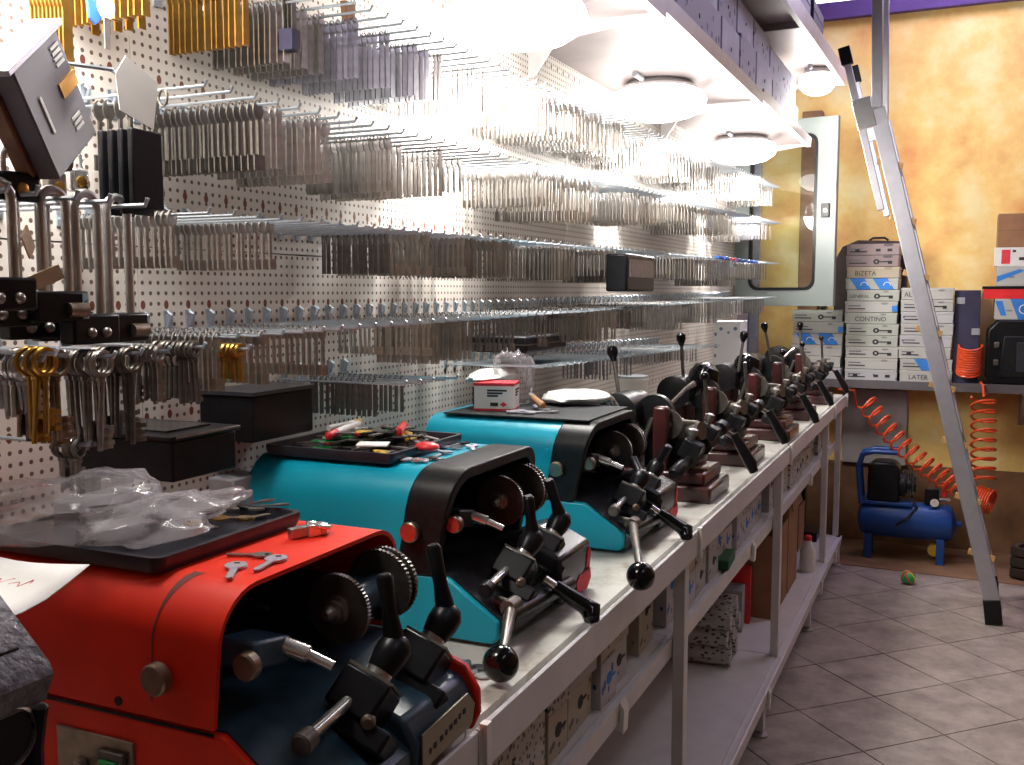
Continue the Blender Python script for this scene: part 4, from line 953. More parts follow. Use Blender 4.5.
# lever keys with ring bows in bunches at the left
def lever_key(mt, p, L, label, group, rz=0.0, sw=0.0, ring=.0135, bit=.018):
    t = thing('lever_key', label, 'key', p, group=group, rot=(sw, 0, rz))
    MB().torus((0, 0, -ring + .002), ring, .0028, (1, 0, 0), 18, 6).build('bow', mt, t)
    s_ = MB().cyl((0, 0, -2 * ring), (0, 0, -L), .0030, n=8); s_.turn((0, 0, -2 * ring), (0, 0, -1), [(0, .0042), (.004, .0042), (.005, .0030)], 8); s_.build('shank', mt, t)
    b = MB(); 
    for q in range(3): b.box(-.0012, .0012, 0, bit * (1 - .14 * (q % 2)), -L + .002 + q * .0085, -L + .0075 + q * .0085)
    b.box(-.0012, .0012, 0, bit * .55, -L + .002, -L + .0265); b.build('bit', mt, t)
    return t
rl = random.Random(9)
def bunch(px, py, x0, n, mt, L, look, dx=.0075, sw=.06, ring=.0135, bit=.018):
    base = H(px, py, 0, x0); hk = MB().box(-x0, -x0 + .003, -.008, .008, -.01, .03).tube([(-x0 + .002, 0, 0), (.045, 0, 0), (.049, 0, .006)], .0026, 6)
    o = hk.build('pegboard_hook', M['zinc'], None, base + Vector((0, 0, -.003))); tag(o, 'zinc hook carrying the %s' % look, 'hook')
    for q in range(n):
        lever_key(M[mt], base + Vector((.030 - dx * q, rl.uniform(-.001, .001), 0)), L * rl.uniform(.93, 1.07), '%s, %s from the tip of its hook' % (look, ORD[q]), look + 's', R_(rl.uniform(-16, 16)), rl.gauss(0, sw), ring, bit)
bunch(36, 352, .20, 9, 'bronze', .098, 'bronze long ring headed lever key')
bunch(84, 353, .21, 9, 'nickel', .112, 'grey long ring headed lever key')
bunch(112, 350, .20, 8, 'steel_dark', .105, 'dark long ring headed lever key')
bunch(12, 356, .20, 8, 'nickel_b', .062, 'bright short ring headed key')
bunch(24, 350, .23, 4, 'brass', .092, 'golden ring headed lever key')
bunch(140, 348, .19, 6, 'nickel', .070, 'grey small ring headed key', ring=.009, bit=.011)
bunch(176, 344, .20, 9, 'steel_dark', .075, 'dark small ring headed key', ring=.009, bit=.010)
bunch(160, 354, .17, 5, 'nickel_b', .055, 'shiny small ring headed key', ring=.008, bit=.010)
bunch(222, 346, .20, 5, 'brass', .050, 'yellow small ring headed key', ring=.008, bit=.009)
bunch(60, 440, .17, 5, 'nickel', .060, 'dull ring headed key of the lower bunch', ring=.010, bit=.012)
p = H(192, 372, 0, .2); o = MB().prism([(-.004, .02), (.010, .022), (.012, -.020), (-.002, -.030), (-.016, -.022)], 'x', -.001, .001).build('plastic_tag', M['whitep'], None, p); tag(o, 'white plastic tag hanging above the black wall drawer', 'tag')
o = MB().torus((0, 0, 0), .013, .002, (1, .4, 0)).build('key_ring', M['greenp'], None, H(226, 372, 0, .18)); tag(o, 'small green ring among the yellow keys right of the white tag', 'ring')
# black box on the wall
t = thing('storage_box', 'black metal storage box with worn front fixed on the pegboard', 'box', (0, 1.030, 1.187))
MB().box(0.002, .200, -.062, .062, 0, .054).build('body', M['black'], t, bevel=.003)
MB().box(0.008, .205, -.067, .067, .054, .061).build('lid', M['black'], t, bevel=.002)
MB().box(.03, .17, -.040, .045, .061, .0635).build('lid_insert', M['deck_black'], t); MB().box(.205, .2062, -.060, .065, .0575, .0605).build('bright_edge', M['nickel'], t)
for q in (-.03, .03): MB().box(.01, .03, q - .008, q + .008, -.03, .0).build('bracket', M['steel_dark'], t)
t = thing('wall_box', 'black box behind the storage box, smaller, fixed on the pegboard', 'box', (0, 1.33, 1.195)); MB().box(0.002, .11, -.09, .07, 0, .075).build('body', M['black'], t, bevel=.003); MB().box(.004, .115, -.095, .075, .075, .081).build('lid', M['tray'], t)
t = thing('junction_box', 'grey plastic junction box low on the pegboard beside the turquoise hood', 'box', (0, 1.34, 1.045)); MB().box(0.002, .055, -.085, .055, 0, .085).build('body', M['greybox'], t, bevel=.004); MB().box(.055, .062, -.080, .050, .006, .062).build('cover', M['greybox'], t, bevel=.002); MB().box(.0621, .063, .020, .028, .024, .040).build('keyhole', M['black'], t)

# ================================================================== far end of the bench
t = thing('white_carton', 'white carton with dotted print standing at the far end by the pegboard', 'box', (.10, 4.62, BZ), rz=R_(3)); MB().box(-.005, .115, -.10, .10, 0, .40).build('body', M['c_dot'], t, bevel=.002); MB().box(-.006, .116, -.01, .03, .399, .4015).build('tape', M['whitep'], t)
t = thing('white_tub', 'small white plastic tub behind the nearest maroon machine', 'tub', (.09, 3.30, BZ)); MB().turn((0, 0, 0), UP, [(0, .045), (.01, .05), (.22, .055), (.225, .058), (.235, .058), (.235, .05)], 20).build('body', M['whitep'], t); MB().turn((0, 0, .235), UP, [(0, .056), (.008, .056), (.010, .048)], 20).build('lid', M['greybox'], t)
t = thing('grey_carton', 'plain grey carton leaning behind the nearest maroon machine', 'box', (.08, 2.75, BZ)); MB().box(-.05, .05, -.07, .07, 0, .24).build('body', M['greybox'], t, bevel=.002); MB().box(-.051, .051, -.071, .071, .20, .203).build('lid_line', M['steel_dark'], t)

# ================================================================== boxes under the bench
rb = random.Random(21)
PL = {'c_blue': 'white carton with blue printed marks', 'c_black': 'white carton with dense black print', 'c_cream': 'cream carton with dark spots', 'c_grey': 'grey white carton with faint print'}
for k in range(5):
    y = posts[k] + .05; n = 0
    while y < posts[k + 1] - .11:
        w = min(rb.uniform(.085, .15), posts[k + 1] - .025 - y); kd = rb.choice(['c_blue', 'c_cream', 'c_black', 'c_grey'] if k < 2 else (['c_blue', 'c_blue', 'c_grey', 'c_blue'] if k < 3 else ['c_grey', 'c_cream', 'c_black']))
        if k == 1 and k == 1 and .84 < (y - posts[k]) < .94: y += .09; continue
        full = rb.random() < .35; d = rb.uniform(0, .02)
        hs = [rb.uniform(.14, .175)] if full else [rb.uniform(.082, .092), rb.uniform(.078, .09)]
        z = MZ + .0005
        for li, hh in enumerate(hs):
            kk = kd if li == 0 else rb.choice(['c_blue', 'c_cream', 'c_grey', 'c_black'])
            t = thing('small_carton', '%s, %s%s in the %s bay of the middle shelf' % (PL[kk], '' if len(hs) == 1 else ('lower ' if li == 0 else 'upper '), ORD[n], ORD[k]), 'box', (MX - .018 - d, y, z), rz=R_(rb.uniform(-3, 3)), group='small cartons on the middle shelf')
            MB().box(-.17, 0, .002, w - .003, 0, hh).build('body', M[kk], t, bevel=.0015)
            MB().box(-.165, -.001, w * .5 - .001, w * .5 + .0015, hh - .0005, hh + .0006).build('lid_seam', M['ink'], t)
            if kk in ('c_blue', 'c_grey', 'c_cream') and w > .09:
                e = MB(); cx = w * .5; cz = hh * .55; e.prism([(cx + .016 * math.cos(a * .785), cz + .013 * math.sin(a * .785)) for a in range(8)], 'x', .0002, .0008); e.box(.0002, .0008, cx + .008, cx + .034, cz - .003, cz + .003)
                if 2 * hh > .09: e.build('printed_key', M['inkblue'] if kk == 'c_blue' else M['ink'], t)
            z += hh + .001
        y += w + rb.uniform(.002, .01); n += 1
o = MB().box(-.12, 0, -.07, .07, 0, .03).build('green_folder', M['green_dark'], None, (MX - .004, 2.80, MZ + .0005), bevel=.003, rot=(0, 0, R_(4))); tag(o, 'dark green flat box on the middle shelf before the second visible post', 'box')
# lower shelf
t = thing('wrapped_packs', 'stack of grey patterned paper wrapped packs on the lower shelf', 'packs', (.446, 3.43, .1505), rz=R_(3))
for i in range(4):
    for j in range(3):
        MB().loft([[(-.30, -.13 + i * .068 + .031 * math.cos(a * .6283), .036 + j * .062 + .032 * math.sin(a * .6283)) for a in range(10)], [(.0 - .012 * ((i + j) % 2), -.13 + i * .068 + .031 * math.cos(a * .6283), .036 + j * .062 + .032 * math.sin(a * .6283)) for a in range(10)]]).build('pack', M['c_black'], t, smooth=0)
t = thing('tipped_folder', 'grey box file with red inside leaning behind the wrapped packs', 'folder', (.43, 3.75, .1505), rz=R_(6)); MB().box(-.30, -.02, -.09, .02, 0, .16).build('cover', M['greybox'], t, bevel=.002); MB().box(-.30, 0, .022, .075, 0, .22).build('red_side', M['redp'], t, bevel=.002)
def carton(label, x, y, w, d, hh, flaps=True, rz=0):
    t = thing('cardboard_box', label, 'box', (x, y, .1505), rz=rz)
    MB().box(-d, 0, 0, w, 0, .006).build('bottom', M['card'], t)
    for nm, b in (('side', (-.006, 0, 0, w)), ('side', (-d, -d + .006, 0, w)), ('side', (-d + .006, -.006, 0, .006)), ('side', (-d + .006, -.006, w - .006, w))): MB().box(*b, .006, hh).build(nm, M['card'], t)
    if flaps: MB().prism([(-.006, hh), (0, hh), (.02, hh - .08), (.015, hh - .083)], 'y', .004, w - .004).build('flap', M['card'], t)
    return t
carton('open brown cardboard box on the lower shelf behind the second post', .50, 3.86, .34, .36, .33, False)
carton('taller brown cardboard box on the lower shelf, behind the open one', .50, 4.22, .26, .30, .44)
carton('small brown cardboard box at the far end of the lower shelf', .44, 4.95, .20, .24, .22, False)
t = thing('spray_bottle', 'white plastic bottle with red cap on the lower shelf', 'bottle', (.53, 4.62, .1505)); MB().turn((0, 0, 0), UP, [(0, .032), (.01, .035), (.10, .035), (.13, .020), (.145, .014)], 16).build('body', M['whitep'], t); MB().turn((0, 0, .145), UP, [(0, .016), (.02, .016), (.024, .010)], 14).build('cap', M['redp'], t)
t = thing('bench_vice_stand', 'dark metal stand on the far end of the lower shelf', 'stand', (.40, 5.255, .1505)); MB().box(-.10, .10, -.08, .08, 0, .05).build('foot', M['black'], t, bevel=.004); MB().box(-.03, .03, -.03, .03, .05, .42).build('column', M['black'], t, bevel=.004); MB().box(-.05, .08, -.03, .03, .40, .44).build('arm', M['black'], t, bevel=.004)

# ================================================================== boxes on the overhead shelves
ys = [1.05, 1.40, 1.75, 2.08]
def edge(px, py): return H(px, py, 0, .43).y
ye = [2.08, edge(678, 18), edge(726, 56), edge(744, 76), edge(760, 91), edge(776, 97), edge(801, 129)]
ys = ys[:-1] + ye
for k in range(len(ys) - 1):
    y0, y1 = ys[k], ys[k + 1]; z = max(sz((S1[q] + S1[q + 1]) / 2) for q in range(4) if S1[q] < y1 and S1[q + 1] > y0) + .031
    last = k == len(ys) - 2
    nl = 2
    for li in range(nl):
        hh = (.150, .118)[li] if not last else (.115, .13)[li]
        t = thing('wrapped_box', '%s wrapped lavender box on the lower overhead shelf, %s from its near end' % (('bottom', 'upper')[li], ORD[k]), 'box', (.415 - .012 * li, (y0 + y1) / 2, z), group='wrapped boxes on the lower overhead shelf')
        MB().box(-.26, 0, -(y1 - y0) / 2 + .008, (y1 - y0) / 2 - .008, 0, hh).build('body', M['c_lav'] if (k + li) % 2 == 0 or last else M['bluebox'], t, bevel=.004)
        MB().box(-.262, .002, -.004, .004, hh * .46, hh * .54).build('band', M['folder'], t); z += hh + .001
for k in range(6):
    o = thing('stored_box', 'violet grey box on the upper overhead shelf, %s from the ladder' % ORD[k], 'box', (.50 - .01 * k, 4.72 - .36 * k, 2.505), group='boxes on the upper overhead shelf')
    MB().box(-.30, 0, -.165, .165, 0, .20).build('body', M['c_lav'] if k % 2 else M['folder'], o, bevel=.004); MB().box(-.301, .002, -.166, .166, .15, .156).build('lid_line', M['folder'], o)

# ================================================================== open glazed sash
t = thing('glazed_sash', 'white framed glazed sash standing open at the end of the pegboard', 'window', (0.006, 5.40, 1.36), rz=R_(-8))
t['kind'] = 'thing'
def rrect(x0, x1, z0, z1, r, n=6):
    pts = []
    for cx, cz, a in ((x1 - r, z1 - r, 0), (x0 + r, z1 - r, 90), (x0 + r, z0 + r, 180), (x1 - r, z0 + r, 270)):
        for i in range(n + 1): q = R_(a + 90 * i / n); pts.append((cx + r * math.cos(q), cz + r * math.sin(q)))
    return pts
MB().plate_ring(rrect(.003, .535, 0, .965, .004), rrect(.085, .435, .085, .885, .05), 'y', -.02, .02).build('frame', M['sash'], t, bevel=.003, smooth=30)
MB().plate_ring(rrect(.083, .437, .083, .887, .052), rrect(.098, .422, .098, .872, .042), 'y', -.024, .0).build('gasket', M['black'], t, smooth=30)
MB().box(.088, .432, -.004, .002, .088, .882).build('glass', M['glass'], t)
MB().box(.462, .505, -.034, -.018, .455, .525).build('latch', M['black'], t, bevel=.003); MB().cyl((.485, -.036, .49), (.485, -.030, .49), .010).build('latch_button', M['nickel'], t)

# ================================================================== ladder
t = thing('ladder', 'tall aluminium folding ladder leaning on the upper overhead shelf', 'ladder', (1.312, 4.64, 0))
A = Vector((0, 0, .06)); Bt = H(848, 45, 1, 4.64) - Vector((1.312, 4.64, 0)); Ct = H(877, 108, 1, 4.64) - Vector((1.312, 4.64, 0))
def rail(mb, p, q, y, w=.066, th=.024):
    d = (q - p).normalized(); n = Vector((d.z, 0, -d.x)); c = (p + q) / 2 + Vector((0, y, 0)); L = (q - p).length
    rot = Matrix((n, Vector((0, 1, 0)), d)).transposed(); return mb.obox(c, (w, th, L), rot)
for y in (0, .40):
    rail(MB(), A, Ct, y).build('rail', M['alu'], t, bevel=.004)
    top = Vector((H(873, 2, 1, 4.64).x - 1.312, 0, ZC - .03))
    rail(MB(), Ct, top, y, .045).build('upper_rail', M['alu'], t, bevel=.004)
    p0 = H(884, 210, 1, 4.64) - Vector((1.312, 4.64, 0)); p1 = H(850, 62, 1, 4.64) - Vector((1.312, 4.64, 0)); off = Vector((-.012, 0, 0))
    rail(MB(), p0 + off, p1 + off, y, .03, .022).build('fly_rail', M['alu'], t, bevel=.003)
    rail(MB(), p1 + off - (p1 - p0) * .02, p1 + off + (p1 - p0) * .10, y, .05, .03).build('rail_cap', M['blackm'], t, bevel=.003)
    rail(MB(), p0 + (p1 - p0) * .55 + Vector((.01, 0, 0)), p0 + (p1 - p0) * .75 + Vector((.01, 0, 0)), y, .08, .032).build('hinge', M['chrome'], t, bevel=.004)
    rail(MB(), Vector((.0, 0, 0.003)), Vector((-.014, 0, .11)), y, .07, .034).build('foot', M['blackm'], t, bevel=.004)
dv_ = (Ct - A); nr = 9
for k in range(1, nr):
    P = A + dv_ * (k / nr)
    MB().obox(P + Vector((0, .20, 0)), (.030, .39, .030), Matrix.Rotation(R_(14), 3, 'Y')).build('rung', M['alu'], t, bevel=.003)
    MB().obox(P + Vector((0, .0, 0)), (.108, .012, .026), Matrix.Rotation(R_(14), 3, 'Y')).build('rung_bracket', M['rung'], t, bevel=.002)

# ================================================================== back shelf and its boxes
bs = thing('back_shelf', 'grey wall shelf along the yellow back wall carrying stacked cartons', 'shelf', (0, 0, 0))
MB().box(.16, 2.4, 5.60, YB - .001, .925, .958).build('board', M['shelf_dark'], bs, bevel=.003); MB().box(.16, 2.4, 5.592, 5.60, .918, .963).build('front_edge', M['shelf_dark'], bs)
for x in (.46, 1.45, 2.2): MB().prism([(5.93, .72), (YB - .001, .72), (YB - .001, .925), (5.64, .925), (5.64, .905)], 'x', x - .012, x + .012).build('bracket', M['grey_metal'], bs)
ZS = .9585; YS = 5.63
def flat_box(label, x0, x1, z, hh, mt, group, text=None, deco=None, size=.03, jit=0.0, d=.22):
    t = thing('flat_carton', label, 'box', ((x0 + x1) / 2, YS, z), rz=R_(jit), group=group); w = x1 - x0
    MB().box(-w / 2, w / 2, 0, d, 0, hh).build('body', M[mt], t, bevel=.0015)
    MB().box(-w / 2 - .002, w / 2 + .002, -.002, d, hh - .014, hh - .0005).build('lid', M[mt], t, bevel=.001)
    if text: lettering(text, size * (.72 if deco == 'key' else 1), (-w * (.26 if deco == 'key' else .34 if len(text) < 4 else .14) if deco != 'full' else 0, -.0022, hh * .40), FACE_Y, M['ink'], t)
    elif deco != 'stripes':
        for q in range(2): MB().box(-w * .44, -w * (.20 - .09 * q), -.0028, -.0022, hh * (.52 - .26 * q), hh * (.62 - .26 * q)).build('print_line', M['ink'] if q else M['case_grey'], t)
    if deco == 'key':
        k = MB(); k.plate_ring([(w * .08 + a, hh * .42 + b) for a, b in ell(0, 0, .016, .014, 12)], [(w * .08 + a, hh * .42 + b) for a, b in ell(0, 0, .006, .006, 12)], 'y', -.0024, -.0018); k.box(w * .08 + .015, w * .36, -.0024, -.0018, hh * .42 - .003, hh * .42 + .003); k.box(w * .30, w * .38, -.0024, -.0018, hh * .42 - .012, hh * .42 + .004); k.build('printed_key', M['ink'], t)
    if deco == 'stripes':
        for q in (-.22, .22):
            s_ = MB().prism([(w * q - .055, hh), (w * q + .020, hh), (w * q + .055, .0), (w * q - .015, .0)], 'y', -.0028, -.0022).build('blue_stripe', M['inkblue'], t)
            MB().tube([(w * q + .02 + .018 * math.cos(a * .45), -.003, hh * .35 + .018 * math.sin(a * .45)) for a in range(0, 8)], .0022, 5).build('white_arc', M['whitep'], s_)
    if deco == 'stripe1': MB().prism([(-.06, hh), (.0, hh), (.045, .0), (-.02, .0)], 'y', -.0028, -.0022).build('blue_stripe', M['inkblue'], t)
    if deco == 'dots':
        for q in (-.3, .1, .32): MB().box(w * q - .012, w * q + .012, -.0028, -.0022, hh * .3, hh * .55).build('print_block', M['ink'], t)
    if deco == 'orange': MB().prism([(w * .12 + .022 * math.cos(a * .785), hh * .45 + .018 * math.sin(a * .785)) for a in range(8)], 'y', -.0028, -.0022).build('orange_dot', M['rung'], t)
    if deco == 'bluecorner': MB().box(w * .40, w * .5, -.0028, -.0022, .004, hh * .6).build('blue_corner', M['inkblue'], t)
    return t
def stack(xa, xb, ztop, specs, grp, where):
    hh = (ztop - ZS) / len(specs); z = ZS + .0005; n = len(specs)
    for i, (mt, text, deco, desc) in enumerate(reversed(specs)):
        pos = n - 1 - i
        nm = ('topmost' if pos == 0 else ('bottom' if pos == n - 1 else ORD[pos] + ' from the top'))
        j = rb.uniform(-.006, .006)
        flat_box('%s carton, %s of the %s stack on the back shelf' % (desc, nm, where), xa + j, xb + j, z, hh - .0025, mt, grp, text, deco, min(.034, hh * .55), rb.uniform(-.8, .8)); z += hh
xA, xB = H(845, 340, 1, YS).x, H(897, 340, 1, YS).x
stack(xA, xB, 1.692, [('c_mauve', None, 'dots', 'mauve shaded'), ('c_mauve', None, 'key', 'mauve printed'), ('c_tan', 'BIZETA', None, 'tan lettered'), ('c_mint', None, 'stripes', 'blue striped white'), ('c_mint', 'GENERAL', 'key', 'pale lettered'), ('c_white', None, 'bluecorner', 'white blue cornered'), ('c_mint', 'CONTINO', 'full', 'pale lettered'),
      ('c_mint', None, 'key', 'pale key printed'), ('c_mint', None, 'key', 'pale key printed'), ('c_white', None, 'key', 'white key printed'), ('c_white', None, None, 'plain white'), ('c_grey', None, 'dots', 'blue grey')], 'flat cartons of the tall stack', 'tall')
xA, xB = H(900, 340, 1, YS).x, H(952, 340, 1, YS).x
stack(xA, xB, 1.458, [('c_white', 'ALL', None, 'white lettered'), ('c_white', None, 'key', 'white key printed'), ('c_grey', None, None, 'grey white'), ('c_white', None, 'orange', 'orange spotted white'), ('c_grey', None, None, 'plain pale'), ('c_white', None, 'dots', 'dark printed'), ('c_white', None, 'stripe1', 'blue striped'), ('c_white', 'LATER', None, 'white lettered')], 'flat cartons of the stack behind the ladder', 'middle')
xA, xB = H(792, 330, 1, YS).x, H(842, 330, 1, YS).x
stack(xA, xB, 1.335, [('c_mint', None, 'key', 'pale green printed'), ('c_mint', None, 'bluecorner', 'pale blue cornered'), ('c_white', None, 'stripes', 'blue striped'), ('c_white', None, None, 'plain white'), ('c_white', None, 'key', 'key printed'), ('c_grey', None, None, 'grey')], 'flat cartons of the left stack', 'left')
# dark bag behind the tall stack, navy folder beside the middle one
p0 = H(834, 300, 1, 5.88); p1 = H(902, 300, 1, 5.88)
t = thing('dark_case', 'dark brown rounded case standing behind the tall carton stack', 'case', (0, 5.885, ZS)); MB().prism([(p0.x, 0), (p1.x + .02, 0), (p1.x + .02, .70), (p1.x - .02, .755), (p0.x + .12, .765), (p0.x + .04, .73), (p0.x, .66)], 'y', -.02, .06).build('shell', M['crate'], t, bevel=.01); MB().tube([(p0.x + .18, -.01, .762), (p0.x + .2, -.01, .775), (p0.x + .26, -.01, .775), (p0.x + .28, -.01, .76)], .006, 8).build('handle', M['black'], t)
x0, x1 = H(953, 340, 1, 5.70).x, H(979, 340, 1, 5.70).x
t = thing('navy_folder', 'tall navy file box with two grey clips beside the middle carton stack', 'folder', (0, 5.66, ZS)); MB().box(x0, x1, 0, .24, 0, .485).build('cover', M['folder'], t, bevel=.003)
for x, z in ((x0 + .03, .43), (x1 - .018, .27)): MB().box(x - .02, x + .02, -.004, .0, z - .017, z + .017).build('clip', M['greybox'], t, bevel=.002)
# black carrying case and what is stacked above it, at the right edge
x0 = H(986, 355, 1, 5.62).x
t = thing('tool_case', 'black plastic tool case on the back shelf at the right edge', 'case', (x0, 5.625, ZS)); MB().prism([(.03, 0), (.50, 0), (.53, .03), (.53, .30), (.49, .335), (.05, .335), (0.0, .28), (0, .04)], 'y', 0, .16).build('shell', M['black'], t, bevel=.012); MB().prism([(.06, .04), (.47, .04), (.47, .25), (.08, .25)], 'y', -.008, .0).build('panel', M['blackm'], t, bevel=.004)
for z in (.10, .19): MB().box(.035, .06, -.012, .0, z, z + .03).build('latch', M['steel_dark'], t, bevel=.003)
for q in range(4): MB().box(.14 + q * .07, .18 + q * .07, -.011, -.007, .07, .22).build('rib', M['tray'], t, bevel=.002)
zz = ZS + .3355
def rbox(name, label, px, z, hh, mt, w=.42, d=.2):
    x = H(px, 300, 1, YS).x; t = thing(name, label, 'box', (x, YS, z)); MB().box(0, w, 0, d, 0, hh).build('body', M[mt], t, bevel=.002); return t, w, hh
t, w, hh = rbox('striped_carton', 'white carton with blue diagonal stripe on the black tool case', 995, zz, .105, 'c_white'); MB().prism([(.07, hh), (.16, hh), (.20, 0), (.11, 0)], 'y', -.001, .0).build('blue_stripe', M['inkblue'], t); MB().prism([(0.0, hh * .9), (.035, hh * .9), (.055, .02), (.03, .02)], 'y', -.001, 0).build('blue_stripe', M['inkblue'], t); MB().torus((.135, -.002, hh * .5), .022, .003, (0, 1, 0), 16, 5).build('white_ring', M['whitep'], t)
t, w, hh = rbox('red_folder', 'bright red flat box jutting out under the carton pile at the right edge', 983, zz + .1055, .05, 'redp', .48); MB().box(-.006, .48, -.004, .02, .05, .064).build('black_lid', M['black'], t, bevel=.002)
t, w, hh = rbox('blue_marked_carton', 'pale carton with blue flash under the pink labelled box', 996, zz + .170, .10, 'c_white'); MB().prism([(.0, .02), (.0, .05), (.10, .085), (.13, .08)], 'y', -.001, 0).build('blue_flash', M['inkblue'], t)
t, w, hh = rbox('labelled_carton', 'white carton with pink label at the right edge of the back shelf', 993, zz + .2705, .095, 'whitep'); MB().box(.03, .07, -.001, 0, .012, .083).build('pink_label', M['inkred'], t); MB().box(.11, .17, -.001, 0, .03, .045).build('print_block', M['ink'], t); MB().box(.08, .095, -.001, 0, .07, .082).build('print_block', M['ink'], t)
t, w, hh = rbox('brown_carton', 'plain brown cardboard box topping the pile at the right edge', 995, zz + .366, .17, 'card'); MB().box(.0, .42, -.0008, .0, .082, .086).build('seam', M['cardmat'], t)

# ================================================================== orange hoses
def coil(p, q, n, r, start=0.0, sag=0.0, squeeze=1.0):
    p, q = Vector(p), Vector(q); d = (q - p).normalized(); a = Vector((0, 1, 0)); x = a.cross(d).normalized(); y = d.cross(x); pts = []
    K = n * 18
    for i in range(K + 1):
        s = i / K; c = p + (q - p) * s - UP * sag * 4 * s * (1 - s); an = start + 2 * math.pi * n * s
        pts.append(c + (x * math.cos(an) + y * math.sin(an) * squeeze) * r + d * (.42 * r * math.sin(an)))
    return pts
# coil resting on the shelf, dropping down and over to the compressor regulator
t = thing('air_hose', 'orange spiral air hose hanging from the back shelf beside the ladder', 'hose', (0, 0, 0))
xh = H(973, 365, 1, 5.60).x
MB().tube(coil((xh - .020, 5.655, ZS + .050), (xh - .015, 5.655, ZS + .20), 12, .056), .0062, 6).build('shelf_coil', M['orange'], t)
MB().tube(coil((H(984, 392, 1, 5.56).x, 5.55, .90), (H(983, 480, 1, 5.56).x, 5.55, .46), 9, .058), .0062, 6).build('hanging_coil', M['orange'], t)
MB().tube([(xh + .04, 5.62, ZS + .01), (xh + .05, 5.585, ZS + .0), (H(984, 392, 1, 5.56).x, 5.55, .90)], .0062, 6).build('link', M['orange'], t)
MB().tube(coil((H(975, 490, 1, 5.56).x, 5.55, .38), (H(992, 498, 1, 5.56).x, 5.55, .36), 7, .060), .0062, 6).build('bottom_coil', M['orange'], t)
t = thing('air_hose', 'orange spiral air hose sagging from the bench end to the compressor', 'hose', (0, 0, 0))
pa = H(864, 400, 1, 5.45); pb = H(960, 488, 1, 5.45)
MB().tube(coil(pa, pb, 13, .052, sag=.05), .0060, 6).build('spiral', M['orange'], t)
MB().tube([pa + Vector((-.10, -.30, .08)), pa + Vector((-.04, -.12, .06)), coil(pa, pb, 13, .052, sag=.05)[0]], .006, 6).build('lead', M['orange'], t)

# ================================================================== compressor
t = thing('air_compressor', 'blue air compressor with black motor and gauge on the floor under the back shelf', 'compressor', (.66, 5.62, 0))
MB().turn((.02, 0, .215), (1, 0, 0), [(-.02, .02), (-.012, .06), (.0, .088), (.03, .100), (.42, .100), (.45, .088), (.465, .055), (.475, .018), (.50, .015)], 28).build('tank', M['tankblue'], t)
MB().tube([(.02, .05, .30), (.0, .05, .50), (.02, .05, .565), (.08, .05, .585), (.20, .05, .585)], .014, 10).build('handle', M['tankblue'], t)
MB().tube([(.02, -.07, .30), (.0, -.07, .50), (.02, -.07, .565), (.08, -.07, .585), (.20, -.07, .585)], .014, 10).build('handle', M['tankblue'], t)
MB().box(.02, .28, -.08, .08, .300, .318).build('saddle', M['tankblue'], t, bevel=.003)
MB().prism([(.05, .318), (.21, .318), (.21, .50), (.18, .53), (.08, .53), (.05, .50)], 'y', -.08, .08).build('motor_cover', M['black'], t, bevel=.012)
MB().turn((.21, 0, .41), (1, 0, 0), [(0, .07), (.03, .07), (.032, .055), (.06, .055), (.062, .04), (.08, .04)], 20).build('pump_head', M['blackm'], t)
for q in range(5): MB().box(.225 + q * .012, .230 + q * .012, -.05, .05, .36, .48).build('cooling_fin', M['steel_dark'], t)
MB().box(.335, .405, -.045, .02, .315, .40).build('pressure_switch', M['black'], t, bevel=.005)
g_ = MB().turn((.385, -.05, .330), (0, -1, 0), [(0, .024), (.012, .026), (.014, .024), (.012, .022), (.012, .001)], 22).build('gauge', M['black'], t); MB().cyl((.385, -.063, .330), (.385, -.0645, .330), .0215, n=22).build('gauge_face', M['paper'], g_); MB().box(.384, .386, -.0655, -.0645, .330, .345).build('needle', M['inkred'], g_)
MB().tube([(.405, -.02, .345), (.46, -.02, .345)], .008, 8).build('outlet', M['chrome'], t); MB().turn((.43, -.02, .36), UP, [(0, .014), (.05, .014), (.055, .02), (.075, .02), (.08, .01)], 14).build('regulator', M['redp'], t)
MB().tube([(.27, -.02, .35), (.30, -.07, .30), (.26, -.105, .25), (.20, -.10, .20)], .006, 8).build('copper_pipe', M['blackm'], t)
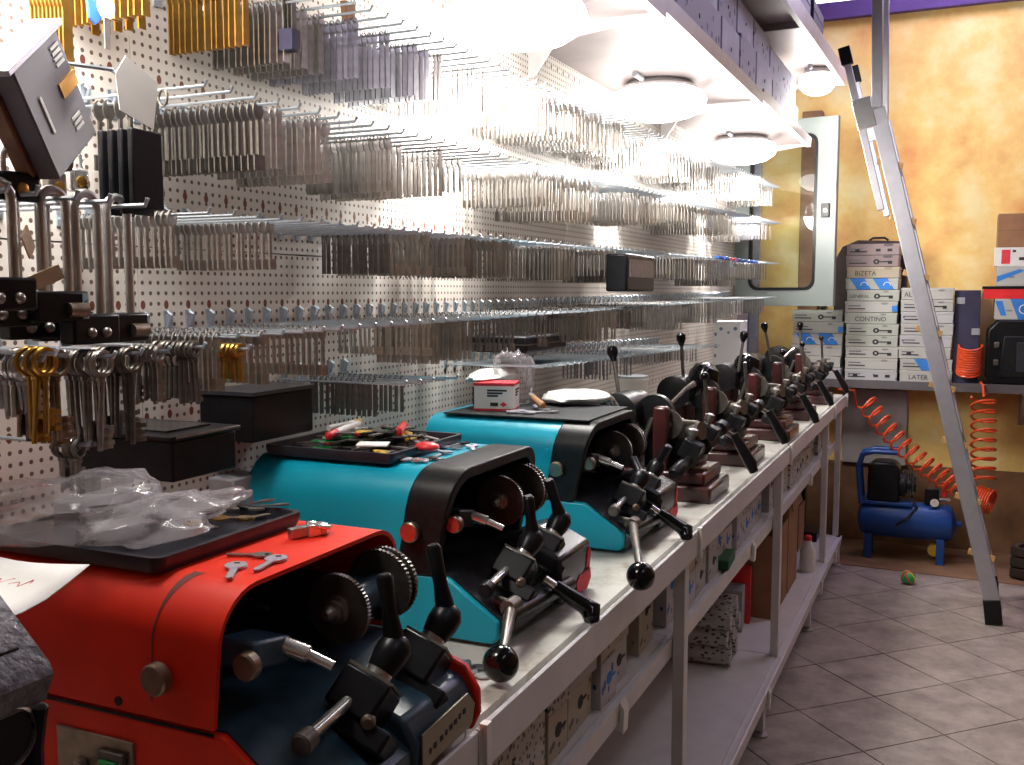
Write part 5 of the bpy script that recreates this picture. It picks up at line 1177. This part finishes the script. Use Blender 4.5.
for x in (.06, .42):
    MB().box(x - .02, x + .02, -.08, -.045, .0, .14).build('leg', M['tankblue'], t, bevel=.003); MB().box(x - .02, x + .02, .045, .08, .0, .14).build('leg', M['tankblue'], t, bevel=.003)
MB().cyl((.39, -.02, .065), (.39, .02, .065), .032, n=18).build('wheel', M['yellowp'], t)
# sheet and board behind
o = MB().box(.30, 2.4, 5.28, 5.93, 0.0005, .004).build('cardboard_sheet', M['cardmat'], None, (0, 0, 0), rot=(0, 0, 0)); tag(o, 'brown cardboard sheet laid on the floor under the compressor', 'sheet')
o.location = (.0, .10, 0); o.rotation_euler = (0, 0, R_(-2.2))
o = MB().box(0, .34, 0, .02, 0, .42).build('grey_board', M['folder'], None, (.54, 5.91, .46)); o.data.materials[0] = M['grey_metal']; tag(o, 'grey board fixed on the back wall under the shelf, above the compressor', 'board')
o = struct(MB().box(-.01, XR, YB - .012, YB - .001, 0, .46).build('wall_foot_shade', M['dark_brown']), 'dark brown strip standing in for shade along the foot of the back wall')  # shade low on the back wall, put in as a dark strip
# ball, crate
t = thing('toy_ball', 'small green and red ball lying on the tiled floor', 'ball', (H(908, 584, 2, 0).x, H(908, 584, 2, 0).y, .034)); MB().ball((0, 0, 0), .034, 20, 14).build('rubber', M['greenp'], t)
for a in range(3): MB().torus((0, 0, 0), .0335, .004, (math.cos(a * 1.05), math.sin(a * 1.05), .4)).build('painted_band', M['redp'] if a % 2 == 0 else M['yellowp'], t)
t = thing('slatted_crate', 'low dark slatted crate on the floor at the right edge', 'crate', (1.42, 5.42, .004), rz=R_(-28))
for k in range(3): MB().box(-.02, .46, 0, .012, .01 + k * .055, .055 + k * .055).build('slat', M['crate'], t, bevel=.002); MB().box(-.02, .46, .24, .252, .01 + k * .055, .055 + k * .055).build('slat', M['crate'], t, bevel=.002)
for x in (-.02, .43): MB().box(x, x + .03, .012, .24, 0, .17).build('end_panel', M['crate'], t, bevel=.002)
MB().box(.01, .43, .012, .24, .0, .01).build('bottom', M['crate'], t)
